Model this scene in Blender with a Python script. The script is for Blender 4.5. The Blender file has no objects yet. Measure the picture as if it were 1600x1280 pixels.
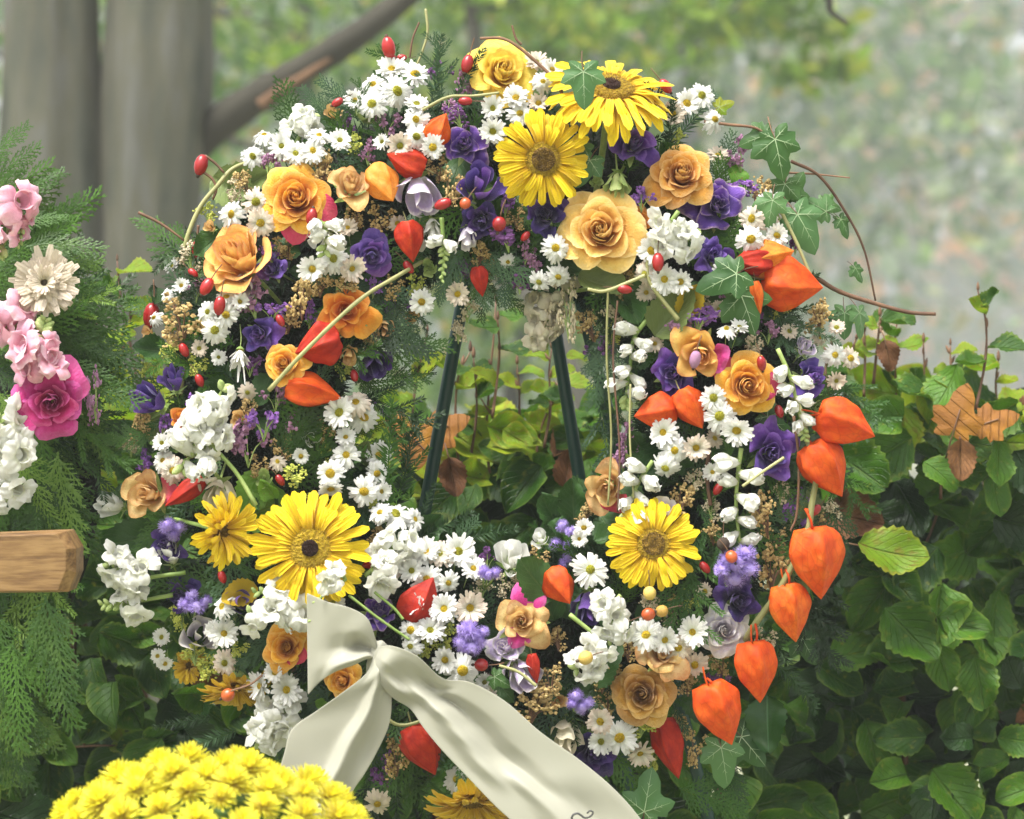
import bpy, math, random
import numpy as np
from mathutils import Vector, Matrix
random.seed(11)
rs = np.random.RandomState(11)
U = random.uniform
scene = bpy.context.scene
COL = scene.collection

# ------------------------------------------------------------------ camera, sky, sun, exposure
CZ, CD = 1.35, 2.5
cam_d = bpy.data.cameras.new('camera'); cam = bpy.data.objects.new('camera', cam_d); COL.objects.link(cam)
cam.location = (0, -CD, CZ); cam.rotation_euler = (math.radians(90), 0, 0)
cam_d.lens = 90; cam_d.sensor_width = 36; cam_d.clip_start = 0.05; cam_d.clip_end = 400
cam_d.dof.use_dof = True; cam_d.dof.focus_distance = 2.46; cam_d.dof.aperture_fstop = 6.3
scene.camera = cam
SUN = Vector((-0.30, -0.36, 1.0)).normalized()
w = bpy.data.worlds.new('World'); scene.world = w; w.use_nodes = True
nt = w.node_tree; bg = nt.nodes['Background']
sky = nt.nodes.new('ShaderNodeTexSky'); sky.sky_type = 'NISHITA'; sky.sun_disc = False
sky.sun_elevation = math.asin(SUN.z); sky.sun_rotation = math.atan2(SUN.x, SUN.y)
sky.air_density = 1.0; sky.dust_density = 4.0; sky.ozone_density = 1.0
hsv = nt.nodes.new('ShaderNodeHueSaturation'); hsv.inputs['Saturation'].default_value = 0.08
nt.links.new(sky.outputs[0], hsv.inputs['Color']); nt.links.new(hsv.outputs[0], bg.inputs[0])
bg.inputs[1].default_value = 0.08
sd = bpy.data.lights.new('sun', 'SUN'); sd.energy = 1.5; sd.angle = math.radians(20); sd.color = (1, 0.96, 0.9)
so = bpy.data.objects.new('sun', sd); COL.objects.link(so); so.location = (-3, -5, 9)
so.rotation_euler = SUN.to_track_quat('Z', 'Y').to_euler()
vs = scene.view_settings; vs.view_transform = 'Standard'; vs.look = 'None'; vs.gamma = 1; vs.use_curve_mapping = False
vs.exposure = 2.25
HAZE = 0.0052

# ------------------------------------------------------------------ placing: a photo pixel at depth y becomes a world point
def mpp(y=0): return 0.000625 * (CD + y) / CD
def P(px, py, y=0.0):
    k = mpp(y); return Vector(((px - 800) * k, y, CZ + (640 - py) * k))
RC = (765, 655); RR = 368; RT = 195; RD = 0.075
def ringq(px, py):
    dx, dy = px - RC[0], RC[1] - py; d = math.hypot(dx, dy) + 1e-6
    return max(-1, min(1, (d - RR) / RT)), dx / d, dy / d
def surf(px, py):
    q, a, b = ringq(px, py); return -RD * math.sqrt(max(0.05, 1 - q * q))
def face_dir(fx, fy, back=False):
    m = fx * fx + fy * fy
    if m > 0.97: s = math.sqrt(0.97 / m); fx *= s; fy *= s; m = 0.97
    y = math.sqrt(1 - m); return Vector((fx, y if back else -y, fy))
def auto_face(px, py, j=0.22):
    q, a, b = ringq(px, py); return (q * a * 0.55 + U(-j, j), q * b * 0.5 + 0.15 + U(-j, j))

# ------------------------------------------------------------------ scene graph helpers
def thing(name, label, cat, loc=(0, 0, 0), M=None, group=None):
    o = bpy.data.objects.new(name, None); COL.objects.link(o); o.empty_display_size = 0.02
    if M is not None: o.matrix_world = M
    else: o.location = loc
    o['label'] = label; o['category'] = cat
    if group: o['group'] = group
    return o
def put(name, me, mat, parent=None, M=None, stuff=False):
    o = bpy.data.objects.new(name, me); COL.objects.link(o)
    if parent is not None: o.parent = parent
    if M is not None: o.matrix_basis = M
    if mat is not None:
        if not me.materials: me.materials.append(None)
        o.material_slots[0].link = 'OBJECT'; o.material_slots[0].material = mat
    if stuff: o['kind'] = 'stuff'
    return o
def struct(name, me, mat):
    o = put(name, me, mat); o['kind'] = 'structure'; return o
def mesh(name, V, F, UV=None, smooth=True):
    me = bpy.data.meshes.new(name)
    V = np.asarray(V, dtype=np.float32); me.vertices.add(len(V)); me.vertices.foreach_set('co', V.ravel())
    if isinstance(F, np.ndarray):
        n, k = F.shape; li = F.ravel().astype(np.int32); ls = np.arange(0, n * k, k, dtype=np.int32); n_f = n
    else:
        li = np.array([i for f in F for i in f], dtype=np.int32); c = np.array([len(f) for f in F]); n_f = len(F)
        ls = np.concatenate([[0], np.cumsum(c)[:-1]]).astype(np.int32)
    me.loops.add(len(li)); me.loops.foreach_set('vertex_index', li)
    me.polygons.add(n_f); me.polygons.foreach_set('loop_start', ls)
    me.polygons.foreach_set('use_smooth', np.full(n_f, bool(smooth)))
    if UV is not None:
        uv = me.uv_layers.new(name='UVMap'); UV = np.asarray(UV, dtype=np.float32)
        uv.data.foreach_set('uv', UV[li].ravel())
    me.update(calc_edges=True); me.validate(); me.materials.append(None)
    return me
class MB:                                   # collects pieces of ONE part
    def __init__(s): s.V = []; s.F = []; s.T = []; s.n = 0
    def add(s, V, F, T=None):
        V = np.asarray(V, float); b = s.n
        s.V.append(V); s.n += len(V); s.F += [tuple(i + b for i in f) for f in F]
        s.T.append(np.asarray(T, float) if T is not None else np.full((len(V), 2), 0.5))
    def mesh(s, name, smooth=True): return mesh(name, np.concatenate(s.V), s.F, np.concatenate(s.T), smooth)
def grid(fn, nu, nv, closed=False):
    V = []; T = []; F = []
    for j in range(nv):
        for i in range(nu):
            u = i / (nu if closed else nu - 1); v = j / (nv - 1)
            V.append(fn(u, v)); T.append((u, v))
    for j in range(nv - 1):
        for i in range(nu if closed else nu - 1):
            a = j * nu + i; b = j * nu + (i + 1) % nu; F.append((a, b, b + nu, a + nu))
    return V, F, T
def cat(pts, n):                             # smooth path through points
    p = [np.array(q, float) for q in pts]
    if len(p) < 3: return [p[0] + (p[-1] - p[0]) * t / n for t in range(n + 1)]
    p = [2 * p[0] - p[1]] + p + [2 * p[-1] - p[-2]]; out = []
    m = len(p) - 3
    for k in range(n + 1):
        x = k / n * m; i = min(int(x), m - 1); t = x - i; a, b, c, d = p[i:i + 4]
        out.append(0.5 * (2 * b + (c - a) * t + (2 * a - 5 * b + 4 * c - d) * t * t + (3 * b - a - 3 * c + d) * t ** 3))
    return out
def tube(mb, pts, r0, r1=None, n=14, sides=6, bump=0.0):
    if r1 is None: r1 = r0
    path = cat(pts, n); V = []; T = []; F = []
    up = np.array([0.13, 0.91, 0.27])
    for i, p in enumerate(path):
        t = path[min(i + 1, n)] - path[max(i - 1, 0)]; t = t / (np.linalg.norm(t) + 1e-9)
        a = np.cross(t, up); a /= np.linalg.norm(a) + 1e-9; b = np.cross(a, t)
        r = (r0 + (r1 - r0) * i / n) * (1 + bump * rs.uniform(-1, 1))
        for k in range(sides):
            th = 2 * math.pi * k / sides; V.append(p + a * math.cos(th) * r + b * math.sin(th) * r); T.append((k / sides, i / n))
    for i in range(n):
        for k in range(sides):
            a = i * sides + k; b = i * sides + (k + 1) % sides; F.append((a, b, b + sides, a + sides))
    F.append(tuple(range(sides))[::-1]); F.append(tuple(range(n * sides, (n + 1) * sides)))
    mb.add(V, F, T)
def lathe(mb, prof, sides=14, fn=None, ctr=(0, 0, 0)):
    nv = len(prof)
    def f(u, v):
        r, z = prof[int(round(v * (nv - 1)))]; th = u * 2 * math.pi
        if fn: r, z = fn(r, z, th, v)
        return (ctr[0] + r * math.cos(th), ctr[1] + r * math.sin(th), ctr[2] + z)
    mb.add(*grid(f, sides, nv, True))
def basis(d, nrm, loc, s=1.0):              # local +Y along d, +Z near nrm
    y = Vector(d).normalized(); z = Vector(nrm); z = (z - y * z.dot(y)).normalized(); x = y.cross(z)
    M = Matrix((x, y, z)).transposed().to_4x4()
    sc = s if hasattr(s, '__len__') else (s, s, s)
    return Matrix.Translation(loc) @ M @ Matrix.Diagonal((*sc, 1))
def zbasis(f, loc, s=1.0, roll=0.0):        # local +Z along f
    q = Vector(f).normalized().to_track_quat('Z', 'Y').to_matrix().to_4x4()
    sc = s if hasattr(s, '__len__') else (s, s, s)
    return Matrix.Translation(loc) @ q @ Matrix.Rotation(roll, 4, 'Z') @ Matrix.Diagonal((*sc, 1))

# ------------------------------------------------------------------ materials
def newmat(name):
    m = bpy.data.materials.new(name); m.use_nodes = True; n = m.node_tree.nodes; n.clear()
    return m, n, m.node_tree.links
def ramp(n, stops):
    r = n.new('ShaderNodeValToRGB'); e = r.color_ramp.elements
    while len(e) < len(stops): e.new(0.5)
    for k, (p, c) in enumerate(stops): e[k].position = p; e[k].color = (*c, 1)
    return r
def noise(n, l, scale, detail=3, vec=None, rough=0.55):
    t = n.new('ShaderNodeTexNoise'); t.inputs['Scale'].default_value = scale; t.inputs['Detail'].default_value = detail
    t.inputs['Roughness'].default_value = rough
    if vec is None:
        c = n.new('ShaderNodeTexCoord'); vec = c.outputs['Object']
    l.new(vec, t.inputs['Vector']); return t
def math_(n, l, op, a, b=None):
    m = n.new('ShaderNodeMath'); m.operation = op
    for i, x in enumerate((a, b)):
        if x is None: continue
        if isinstance(x, (int, float)): m.inputs[i].default_value = x
        else: l.new(x, m.inputs[i])
    return m.outputs[0]
def mixc(n, l, f, a, b, mode='MIX'):
    m = n.new('ShaderNodeMix'); m.data_type = 'RGBA'; m.blend_type = mode
    for sock, x in ((m.inputs[0], f), (m.inputs[6], a), (m.inputs[7], b)):
        if isinstance(x, (int, float)): sock.default_value = x
        elif isinstance(x, tuple): sock.default_value = (*x, 1)
        else: l.new(x, sock)
    return m.outputs[2]
def rnd(n, l):
    oi = n.new('ShaderNodeObjectInfo'); g = n.new('ShaderNodeNewGeometry')
    return math_(n, l, 'FRACT', math_(n, l, 'ADD', oi.outputs['Random'], g.outputs['Random Per Island']))
def finish(m, n, l, col, rough=0.5, trans=0.0, bump=None, bstr=0.2, bdist=0.001, spec=0.4, sheen=0.0, tcol=None):
    p = n.new('ShaderNodeBsdfPrincipled'); out = n.new('ShaderNodeOutputMaterial')
    if isinstance(col, tuple): p.inputs['Base Color'].default_value = (*col, 1)
    else: l.new(col, p.inputs['Base Color'])
    if isinstance(rough, (int, float)): p.inputs['Roughness'].default_value = rough
    else: l.new(rough, p.inputs['Roughness'])
    p.inputs['Specular IOR Level'].default_value = spec
    if sheen: p.inputs['Sheen Weight'].default_value = sheen
    if bump is not None:
        b = n.new('ShaderNodeBump'); b.inputs['Strength'].default_value = bstr; b.inputs['Distance'].default_value = bdist
        l.new(bump, b.inputs['Height']); l.new(b.outputs[0], p.inputs['Normal'])
    s = p.outputs[0]
    if trans:
        t = n.new('ShaderNodeBsdfTranslucent'); c = tcol if tcol is not None else col
        if isinstance(c, tuple): t.inputs[0].default_value = (*c, 1)
        else: l.new(c, t.inputs[0])
        mx = n.new('ShaderNodeMixShader'); mx.inputs[0].default_value = trans
        l.new(s, mx.inputs[1]); l.new(t.outputs[0], mx.inputs[2]); s = mx.outputs[0]
    l.new(s, out.inputs[0]); return m
def petal_mat(name, base, mid, tip, edge=None, trans=0.3, rough=0.5, spots=None, var=0.25, ribs=18.0, edgew=0.9):
    m, n, l = newmat(name)
    uv = n.new('ShaderNodeUVMap'); sep = n.new('ShaderNodeSeparateXYZ'); l.new(uv.outputs[0], sep.inputs[0])
    u, v = sep.outputs[0], sep.outputs[1]
    nz = noise(n, l, 9, 3, uv.outputs[0]); vv = math_(n, l, 'ADD', v, math_(n, l, 'MULTIPLY', math_(n, l, 'SUBTRACT', nz.outputs[0], 0.5), 0.35))
    r = ramp(n, [(0.0, base), (0.45, mid), (0.9, tip)]); l.new(vv, r.inputs[0]); c = r.outputs[0]
    if edge:
        e = n.new('ShaderNodeMapRange'); e.inputs[1].default_value = edgew - 0.1; e.inputs[2].default_value = edgew + 0.08
        l.new(vv, e.inputs[0]); c = mixc(n, l, e.outputs[0], c, edge)
    rr = rnd(n, l)
    hs = n.new('ShaderNodeHueSaturation'); l.new(c, hs.inputs['Color'])
    l.new(math_(n, l, 'ADD', 1 - var / 2, math_(n, l, 'MULTIPLY', rr, var)), hs.inputs['Value'])
    l.new(math_(n, l, 'ADD', 0.5 - var * 0.03, math_(n, l, 'MULTIPLY', rr, var * 0.06)), hs.inputs['Hue'])
    c = hs.outputs[0]
    if spots:
        sp = noise(n, l, 26, 4, uv.outputs[0]); q = ramp(n, [(0.58, (0, 0, 0)), (0.7, (1, 1, 1))]); l.new(sp.outputs[0], q.inputs[0])
        c = mixc(n, l, math_(n, l, 'MULTIPLY', q.outputs[0], 0.55), c, spots)
    ws = math_(n, l, 'SINE', math_(n, l, 'MULTIPLY', u, ribs * 6.28))
    hb = math_(n, l, 'ADD', math_(n, l, 'MULTIPLY', ws, 0.35 if ribs < 12 else 0.05), noise(n, l, 22, 4, uv.outputs[0]).outputs[0])
    c = mixc(n, l, math_(n, l, 'MULTIPLY', math_(n, l, 'ADD', ws, 1.0), 0.05 if ribs < 12 else 0.02), c, tuple(x * 0.55 for x in mid))
    br_ = noise(n, l, 5, 5, uv.outputs[0]); c = mixc(n, l, math_(n, l, 'MULTIPLY', math_(n, l, 'MAXIMUM', math_(n, l, 'SUBTRACT', br_.outputs[0], .5), 0.0), 1.1), c, tuple(x * .62 for x in base))
    return finish(m, n, l, c, rough + .08, trans, hb, 0.45, 0.004, 0.22, 0.2)
def husk_mat(name, a, b, c_, trans=.32):
    m, n, l = newmat(name); tc = n.new('ShaderNodeTexCoord'); mp = n.new('ShaderNodeMapping'); mp.inputs['Scale'].default_value = (9, 9, 5); l.new(tc.outputs['Object'], mp.inputs[0])
    vo = n.new('ShaderNodeTexVoronoi'); vo.feature = 'DISTANCE_TO_EDGE'; vo.inputs['Scale'].default_value = .8; l.new(mp.outputs[0], vo.inputs['Vector'])
    vm = n.new('ShaderNodeMapRange'); vm.inputs[1].default_value = .09; vm.inputs[2].default_value = .0; l.new(vo.outputs['Distance'], vm.inputs[0])
    n1 = noise(n, l, 3.5, 4); n2 = noise(n, l, 9, 4); r = ramp(n, [(.3, a), (.5, b), (.72, c_)])
    l.new(math_(n, l, 'ADD', math_(n, l, 'MULTIPLY', n1.outputs[0], .8), math_(n, l, 'MULTIPLY', rnd(n, l), .2)), r.inputs[0])
    c = mixc(n, l, math_(n, l, 'MULTIPLY', vm.outputs[0], .24), r.outputs[0], tuple(x * .5 for x in a))
    q = ramp(n, [(.66, (0, 0, 0)), (.76, (1, 1, 1))]); l.new(n2.outputs[0], q.inputs[0]); c = mixc(n, l, math_(n, l, 'MULTIPLY', q.outputs[0], .45), c, (.32, .12, .03))
    h = math_(n, l, 'ADD', math_(n, l, 'MULTIPLY', vm.outputs[0], .8), n2.outputs[0])
    return finish(m, n, l, c, .6, trans, h, .12, .006, .3)
def leaf_mat(name, c1, c2, vein, dry=None, dryw=0.2, trans=0.25, rough=0.38, nv=7.0, edge=None, bs=0.5):
    m, n, l = newmat(name)
    uv = n.new('ShaderNodeUVMap'); sep = n.new('ShaderNodeSeparateXYZ'); l.new(uv.outputs[0], sep.inputs[0])
    u, v = sep.outputs[0], sep.outputs[1]
    au = math_(n, l, 'ABSOLUTE', math_(n, l, 'SUBTRACT', u, 0.5))
    rr = rnd(n, l)
    off = n.new('ShaderNodeVectorMath'); off.operation = 'ADD'; l.new(uv.outputs[0], off.inputs[0])
    cx = n.new('ShaderNodeCombineXYZ'); l.new(math_(n, l, 'MULTIPLY', rr, 40), cx.inputs[0]); l.new(cx.outputs[0], off.inputs[1])
    nz = noise(n, l, 3.2, 4, off.outputs[0])
    f = math_(n, l, 'ADD', math_(n, l, 'MULTIPLY', rr, 0.75), math_(n, l, 'MULTIPLY', math_(n, l, 'SUBTRACT', nz.outputs[0], 0.35), 0.9))
    f = math_(n, l, 'MINIMUM', math_(n, l, 'MAXIMUM', f, 0.0), 1.0)
    c = mixc(n, l, f, c1, c2)
    mid = n.new('ShaderNodeMapRange'); mid.inputs[1].default_value = 0.035; mid.inputs[2].default_value = 0.01; l.new(au, mid.inputs[0])
    ph = math_(n, l, 'FRACT', math_(n, l, 'SUBTRACT', math_(n, l, 'MULTIPLY', v, nv), math_(n, l, 'MULTIPLY', au, nv * 0.9)))
    tri = math_(n, l, 'ABSOLUTE', math_(n, l, 'SUBTRACT', ph, 0.5))
    sv = n.new('ShaderNodeMapRange'); sv.inputs[1].default_value = 0.09; sv.inputs[2].default_value = 0.02; l.new(tri, sv.inputs[0])
    vf = math_(n, l, 'MAXIMUM', mid.outputs[0], math_(n, l, 'MULTIPLY', sv.outputs[0], 0.45))
    c = mixc(n, l, math_(n, l, 'MULTIPLY', vf, 0.5), c, vein)
    if dry:
        d = noise(n, l, 5.5, 5, off.outputs[0]); q = ramp(n, [(0.62 - dryw * 0.3, (0, 0, 0)), (0.72, (1, 1, 1))]); l.new(d.outputs[0], q.inputs[0])
        c = mixc(n, l, math_(n, l, 'MULTIPLY', q.outputs[0], 0.75), c, dry)
    if edge:
        em = n.new('ShaderNodeMapRange'); em.inputs[1].default_value = 0.40; em.inputs[2].default_value = 0.5
        l.new(math_(n, l, 'ADD', au, math_(n, l, 'MULTIPLY', math_(n, l, 'SUBTRACT', nz.outputs[0], 0.5), 0.18)), em.inputs[0])
        c = mixc(n, l, math_(n, l, 'MULTIPLY', em.outputs[0], 0.6), c, edge)
    h = math_(n, l, 'SUBTRACT', math_(n, l, 'MULTIPLY', noise(n, l, 30, 3, off.outputs[0]).outputs[0], 0.4), vf)
    return finish(m, n, l, c, rough, trans, h, bs, 0.003, 0.35)
def plain(name, c1, c2, scale=60, rough=0.6, trans=0.0, bstr=0.4, bd=0.002, spec=0.35, var=0.3):
    m, n, l = newmat(name); nz = noise(n, l, scale, 4)
    f = math_(n, l, 'ADD', math_(n, l, 'MULTIPLY', nz.outputs[0], 0.7), math_(n, l, 'MULTIPLY', rnd(n, l), var))
    r = ramp(n, [(0.3, c1), (0.75, c2)]); l.new(f, r.inputs[0])
    return finish(m, n, l, r.outputs[0], rough, trans, nz.outputs[0], bstr, bd, spec)
M = {}
M['daisy'] = petal_mat('daisy_white', (.72, .74, .6), (.82, .82, .78), (.84, .83, .8), trans=.3, var=.08, ribs=2)
M['daisy_old'] = petal_mat('daisy_aged', (.5, .45, .3), (.68, .6, .48), (.72, .62, .5), spots=(.4, .27, .14), trans=.25, var=.2, ribs=2)
M['daisy_cream'] = petal_mat('daisy_cream', (.6, .58, .42), (.78, .72, .62), (.78, .66, .55), spots=(.6, .45, .3), trans=.3, var=.2, ribs=2)
M['eyegreen'] = plain('daisy_eye_green', (.24, .24, .01), (.5, .46, .03), 4, .7, bstr=1, bd=.02)
M['eye'] = plain('daisy_eye', (.42, .27, .01), (.7, .52, .02), 4, .7, bstr=1, bd=.02)
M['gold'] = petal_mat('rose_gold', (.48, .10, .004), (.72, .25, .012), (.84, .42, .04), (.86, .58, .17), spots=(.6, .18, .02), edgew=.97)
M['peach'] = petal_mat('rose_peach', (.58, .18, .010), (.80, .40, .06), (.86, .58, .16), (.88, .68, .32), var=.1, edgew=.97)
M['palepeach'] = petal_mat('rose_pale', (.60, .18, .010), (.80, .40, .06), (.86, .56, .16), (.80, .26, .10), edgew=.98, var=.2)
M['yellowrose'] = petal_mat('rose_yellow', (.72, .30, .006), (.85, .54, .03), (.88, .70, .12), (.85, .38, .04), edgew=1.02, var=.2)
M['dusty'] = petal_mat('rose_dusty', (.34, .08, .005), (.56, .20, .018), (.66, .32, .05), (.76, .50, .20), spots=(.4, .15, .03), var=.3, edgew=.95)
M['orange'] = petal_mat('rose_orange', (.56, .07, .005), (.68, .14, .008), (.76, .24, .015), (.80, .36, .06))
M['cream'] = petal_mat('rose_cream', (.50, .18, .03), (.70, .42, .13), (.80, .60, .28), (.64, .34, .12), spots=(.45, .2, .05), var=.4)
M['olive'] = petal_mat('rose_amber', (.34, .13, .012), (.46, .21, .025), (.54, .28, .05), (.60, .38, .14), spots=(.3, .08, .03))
M['magenta'] = petal_mat('rose_magenta', (.42, .012, .12), (.52, .02, .18), (.62, .05, .27), (.66, .12, .36), var=.3)
M['pinkred'] = petal_mat('petal_pinkred', (.70, .34, .14), (.62, .12, .12), (.55, .04, .12), trans=.3)
M['pink'] = petal_mat('snap_pink', (.75, .3, .4), (.8, .38, .5), (.84, .5, .6), (.86, .62, .68), trans=.3)
M['purple'] = petal_mat('lisianthus_purple', (.05, .015, .16), (.075, .025, .22), (.12, .05, .32), (.19, .10, .40), trans=.25, var=.6)
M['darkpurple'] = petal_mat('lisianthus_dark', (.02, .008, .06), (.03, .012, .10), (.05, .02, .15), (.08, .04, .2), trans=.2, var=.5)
M['edgepurple'] = petal_mat('lisianthus_edged', (.06, .02, .18), (.08, .03, .24), (.13, .055, .32), (.62, .46, .42), trans=.25, edgew=1.0)
M['lilac'] = petal_mat('lisianthus_lilac', (.5, .44, .58), (.62, .56, .68), (.76, .72, .78), (.8, .76, .68), trans=.3, var=.15)
M['bicolor'] = petal_mat('lisianthus_bicolour', (.82, .78, .78), (.72, .66, .76), (.4, .28, .58), (.82, .78, .74), trans=.3, var=.15)
M['white'] = petal_mat('snap_white', (.74, .76, .55), (.84, .84, .77), (.86, .86, .82), trans=.4, var=.06, ribs=3)
M['driedwhite'] = petal_mat('dried_white', (.5, .46, .3), (.66, .62, .48), (.7, .62, .48), trans=.35, var=.3, spots=(.4, .28, .15))
M['gerbera'] = petal_mat('gerbera_yellow', (.66, .36, .006), (.78, .52, .006), (.84, .62, .008), trans=.28, var=.18, ribs=3)
M['gerberadark'] = petal_mat('gerbera_old', (.5, .26, .01), (.62, .38, .015), (.68, .44, .02), trans=.25, var=.2, ribs=3)
M['gfloret'] = plain('gerbera_florets', (.34, .18, .004), (.80, .56, .015), 42, .7, .1, 1, .02)
M['gcore'] = plain('gerbera_core', (.10, .05, .008), (.34, .20, .015), 30, .8, 0, 1, .02)
M['gdark'] = plain('gerbera_eye', (.02, .007, .004), (.06, .02, .01), 25, .8, 0, 1, .02)
M['lantern'] = husk_mat('lantern_orange', (.58, .05, .006), (.70, .10, .008), (.78, .20, .02))
M['lanternred'] = husk_mat('lantern_red', (.32, .012, .006), (.46, .026, .008), (.56, .06, .012), .25)
M['lanternpale'] = husk_mat('lantern_pale', (.70, .16, .012), (.80, .30, .03), (.84, .40, .08), .4)
M['hip'] = plain('rosehip_red', (.2, .005, .007), (.38, .014, .012), 40, .25, 0, .2, .001, .5)
M['hiporange'] = plain('berry_orange', (.4, .06, .015), (.58, .13, .02), 40, .3, 0, .2, .001, .6)
M['hipochre'] = plain('berry_ochre', (.4, .22, .04), (.6, .45, .12), 40, .35)
M['calyx'] = plain('calyx_dark', (.03, .02, .015), (.09, .06, .035), 80, .8)
M['stem'] = plain('stem_green', (.15, .24, .05), (.34, .42, .14), 30, .5)
M['stemolive'] = plain('stem_olive', (.19, .19, .07), (.36, .35, .16), 30, .5)
M['twig'] = plain('twig_brown', (.08, .04, .025), (.22, .12, .065), 50, .7)
M['bud'] = plain('bud_green', (.3, .42, .12), (.52, .6, .26), 8, .5, .2)
M['ageratum'] = plain('ageratum_violet', (.3, .2, .58), (.48, .38, .74), 8, .8, .3, var=.6)
M['statice'] = plain('statice_purple', (.12, .04, .25), (.3, .14, .45), 12, .8, .2, var=.9)
M['mauve'] = plain('statice_mauve', (.2, .08, .16), (.38, .2, .32), 12, .8, .2, var=.9)
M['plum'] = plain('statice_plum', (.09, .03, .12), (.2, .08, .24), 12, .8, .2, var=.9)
M['brown'] = plain('dried_gold', (.2, .12, .035), (.5, .36, .15), 12, .85, .1, var=.9)
M['tan'] = plain('dried_pale', (.34, .27, .15), (.62, .54, .38), 12, .85, .15, var=.9)
M['lime'] = plain('lady_mantle', (.3, .36, .04), (.55, .58, .12), 12, .8, .2, var=.9)
def sprig_mat(name, a, b, t=.2):
    m, n, l = newmat(name); nz = noise(n, l, 3, 3)
    oi = n.new('ShaderNodeObjectInfo'); f = math_(n, l, 'ADD', math_(n, l, 'MULTIPLY', nz.outputs[0], 0.7), math_(n, l, 'MULTIPLY', oi.outputs['Random'], 0.4))
    r = ramp(n, [(0.3, a), (0.8, b)]); l.new(f, r.inputs[0]); return finish(m, n, l, r.outputs[0], .5, t, spec=.3)
M['cedar'] = sprig_mat('cedar_green', (.012, .036, .006), (.065, .16, .014))
M['cedaryel'] = sprig_mat('cedar_yellow_green', (.03, .08, .012), (.14, .24, .03))
M['fir'] = sprig_mat('fir_green', (.008, .022, .007), (.028, .07, .018))
M['bluefir'] = sprig_mat('fir_blue_green', (.025, .06, .028), (.075, .15, .06))
M['fern'] = sprig_mat('fern_green', (.025, .08, .012), (.08, .18, .03), .3)
M['beech'] = leaf_mat('beech_leaf', (.010, .050, .003), (.075, .185, .008), (.13, .24, .04), (.26, .26, .03), .1, trans=.28, edge=(.16, .24, .025), rough=.34, bs=.9)
M['beechyel'] = leaf_mat('beech_leaf_yellow', (.12, .26, .008), (.30, .38, .015), (.3, .36, .06), (.24, .12, .02), .35, trans=.4, edge=(.38, .36, .03), bs=.9)
M['beechbrown'] = leaf_mat('beech_leaf_brown', (.13, .05, .018), (.26, .12, .04), (.3, .17, .07), (.08, .03, .012), .6, trans=.2, rough=.65, bs=1.0)
M['beechshade'] = leaf_mat('beech_leaf_shade', (.004, .017, .002), (.015, .052, .004), (.035, .08, .014), None, trans=.1, rough=.32, bs=.9)  # near-black copy of the leaf: shade inside the hedge put into its colour
M['maple'] = leaf_mat('maple_leaf_orange', (.34, .13, .012), (.5, .25, .025), (.26, .12, .03), (.16, .06, .015), .9, trans=.3, rough=.65, nv=5, edge=(.25, .1, .02), bs=1.0)
M['ivy'] = leaf_mat('ivy_leaf', (.018, .062, .012), (.05, .125, .02), (.08, .2, .07), None, trans=.12, rough=.4, nv=0.01, bs=.25)
M['ivylight'] = leaf_mat('ivy_leaf_light', (.045, .12, .035), (.085, .18, .055), (.15, .3, .15), None, trans=.15, rough=.42, nv=0.01, bs=.25)
M['ivyvein'] = plain('ivy_vein', (.22, .32, .16), (.34, .43, .25), 20, .5)
M['leafdark'] = leaf_mat('filler_leaf', (.02, .06, .015), (.05, .12, .025), (.1, .16, .05), None, trans=.15)
M['leafolive'] = leaf_mat('olive_leaf', (.12, .16, .05), (.2, .26, .08), (.25, .3, .12), None, trans=.3)
M['leafbright'] = leaf_mat('bright_leaf', (.1, .26, .02), (.2, .38, .04), (.3, .42, .1), (.2, .1, .03), .1, trans=.35)
M['ochreleaf'] = leaf_mat('ochre_leaf', (.5, .33, .02), (.6, .42, .03), (.5, .35, .05), None, trans=.3, rough=.6)
m, n, l = newmat('satin_ribbon'); nz = noise(n, l, 900, 2); nb = noise(n, l, 14, 2); wrk = noise(n, l, 38, 4)
nz = type('o', (), {'outputs': [math_(n, l, 'ADD', math_(n, l, 'MULTIPLY', nz.outputs[0], .25), math_(n, l, 'MULTIPLY', wrk.outputs[0], 3.0))]})()
c = mixc(n, l, nb.outputs[0], (.30, .295, .235), (.345, .34, .27))
M['ribbon'] = finish(m, n, l, c, .52, .12, nz.outputs[0], .16, .0005, .35, .25)
M['ink'] = plain('ribbon_ink', (.03, .03, .03), (.07, .07, .07), 50, .5)
M['metal'] = plain('stand_green', (.004, .03, .022), (.008, .045, .032), 30, .4, 0, .1, .001, .4)
M['mum'] = petal_mat('chrysanthemum_yellow', (.62, .42, .008), (.84, .74, .02), (.9, .85, .06), trans=.35, var=.28, ribs=1)
m, n, l = newmat('straw_ring'); nz = noise(n, l, 60, 5)
r = ramp(n, [(.3, (.004, .006, .003)), (.7, (.014, .016, .008))]); l.new(nz.outputs[0], r.inputs[0])
M['straw'] = finish(m, n, l, r.outputs[0], .9, 0, nz.outputs[0], 1, .01)
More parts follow.
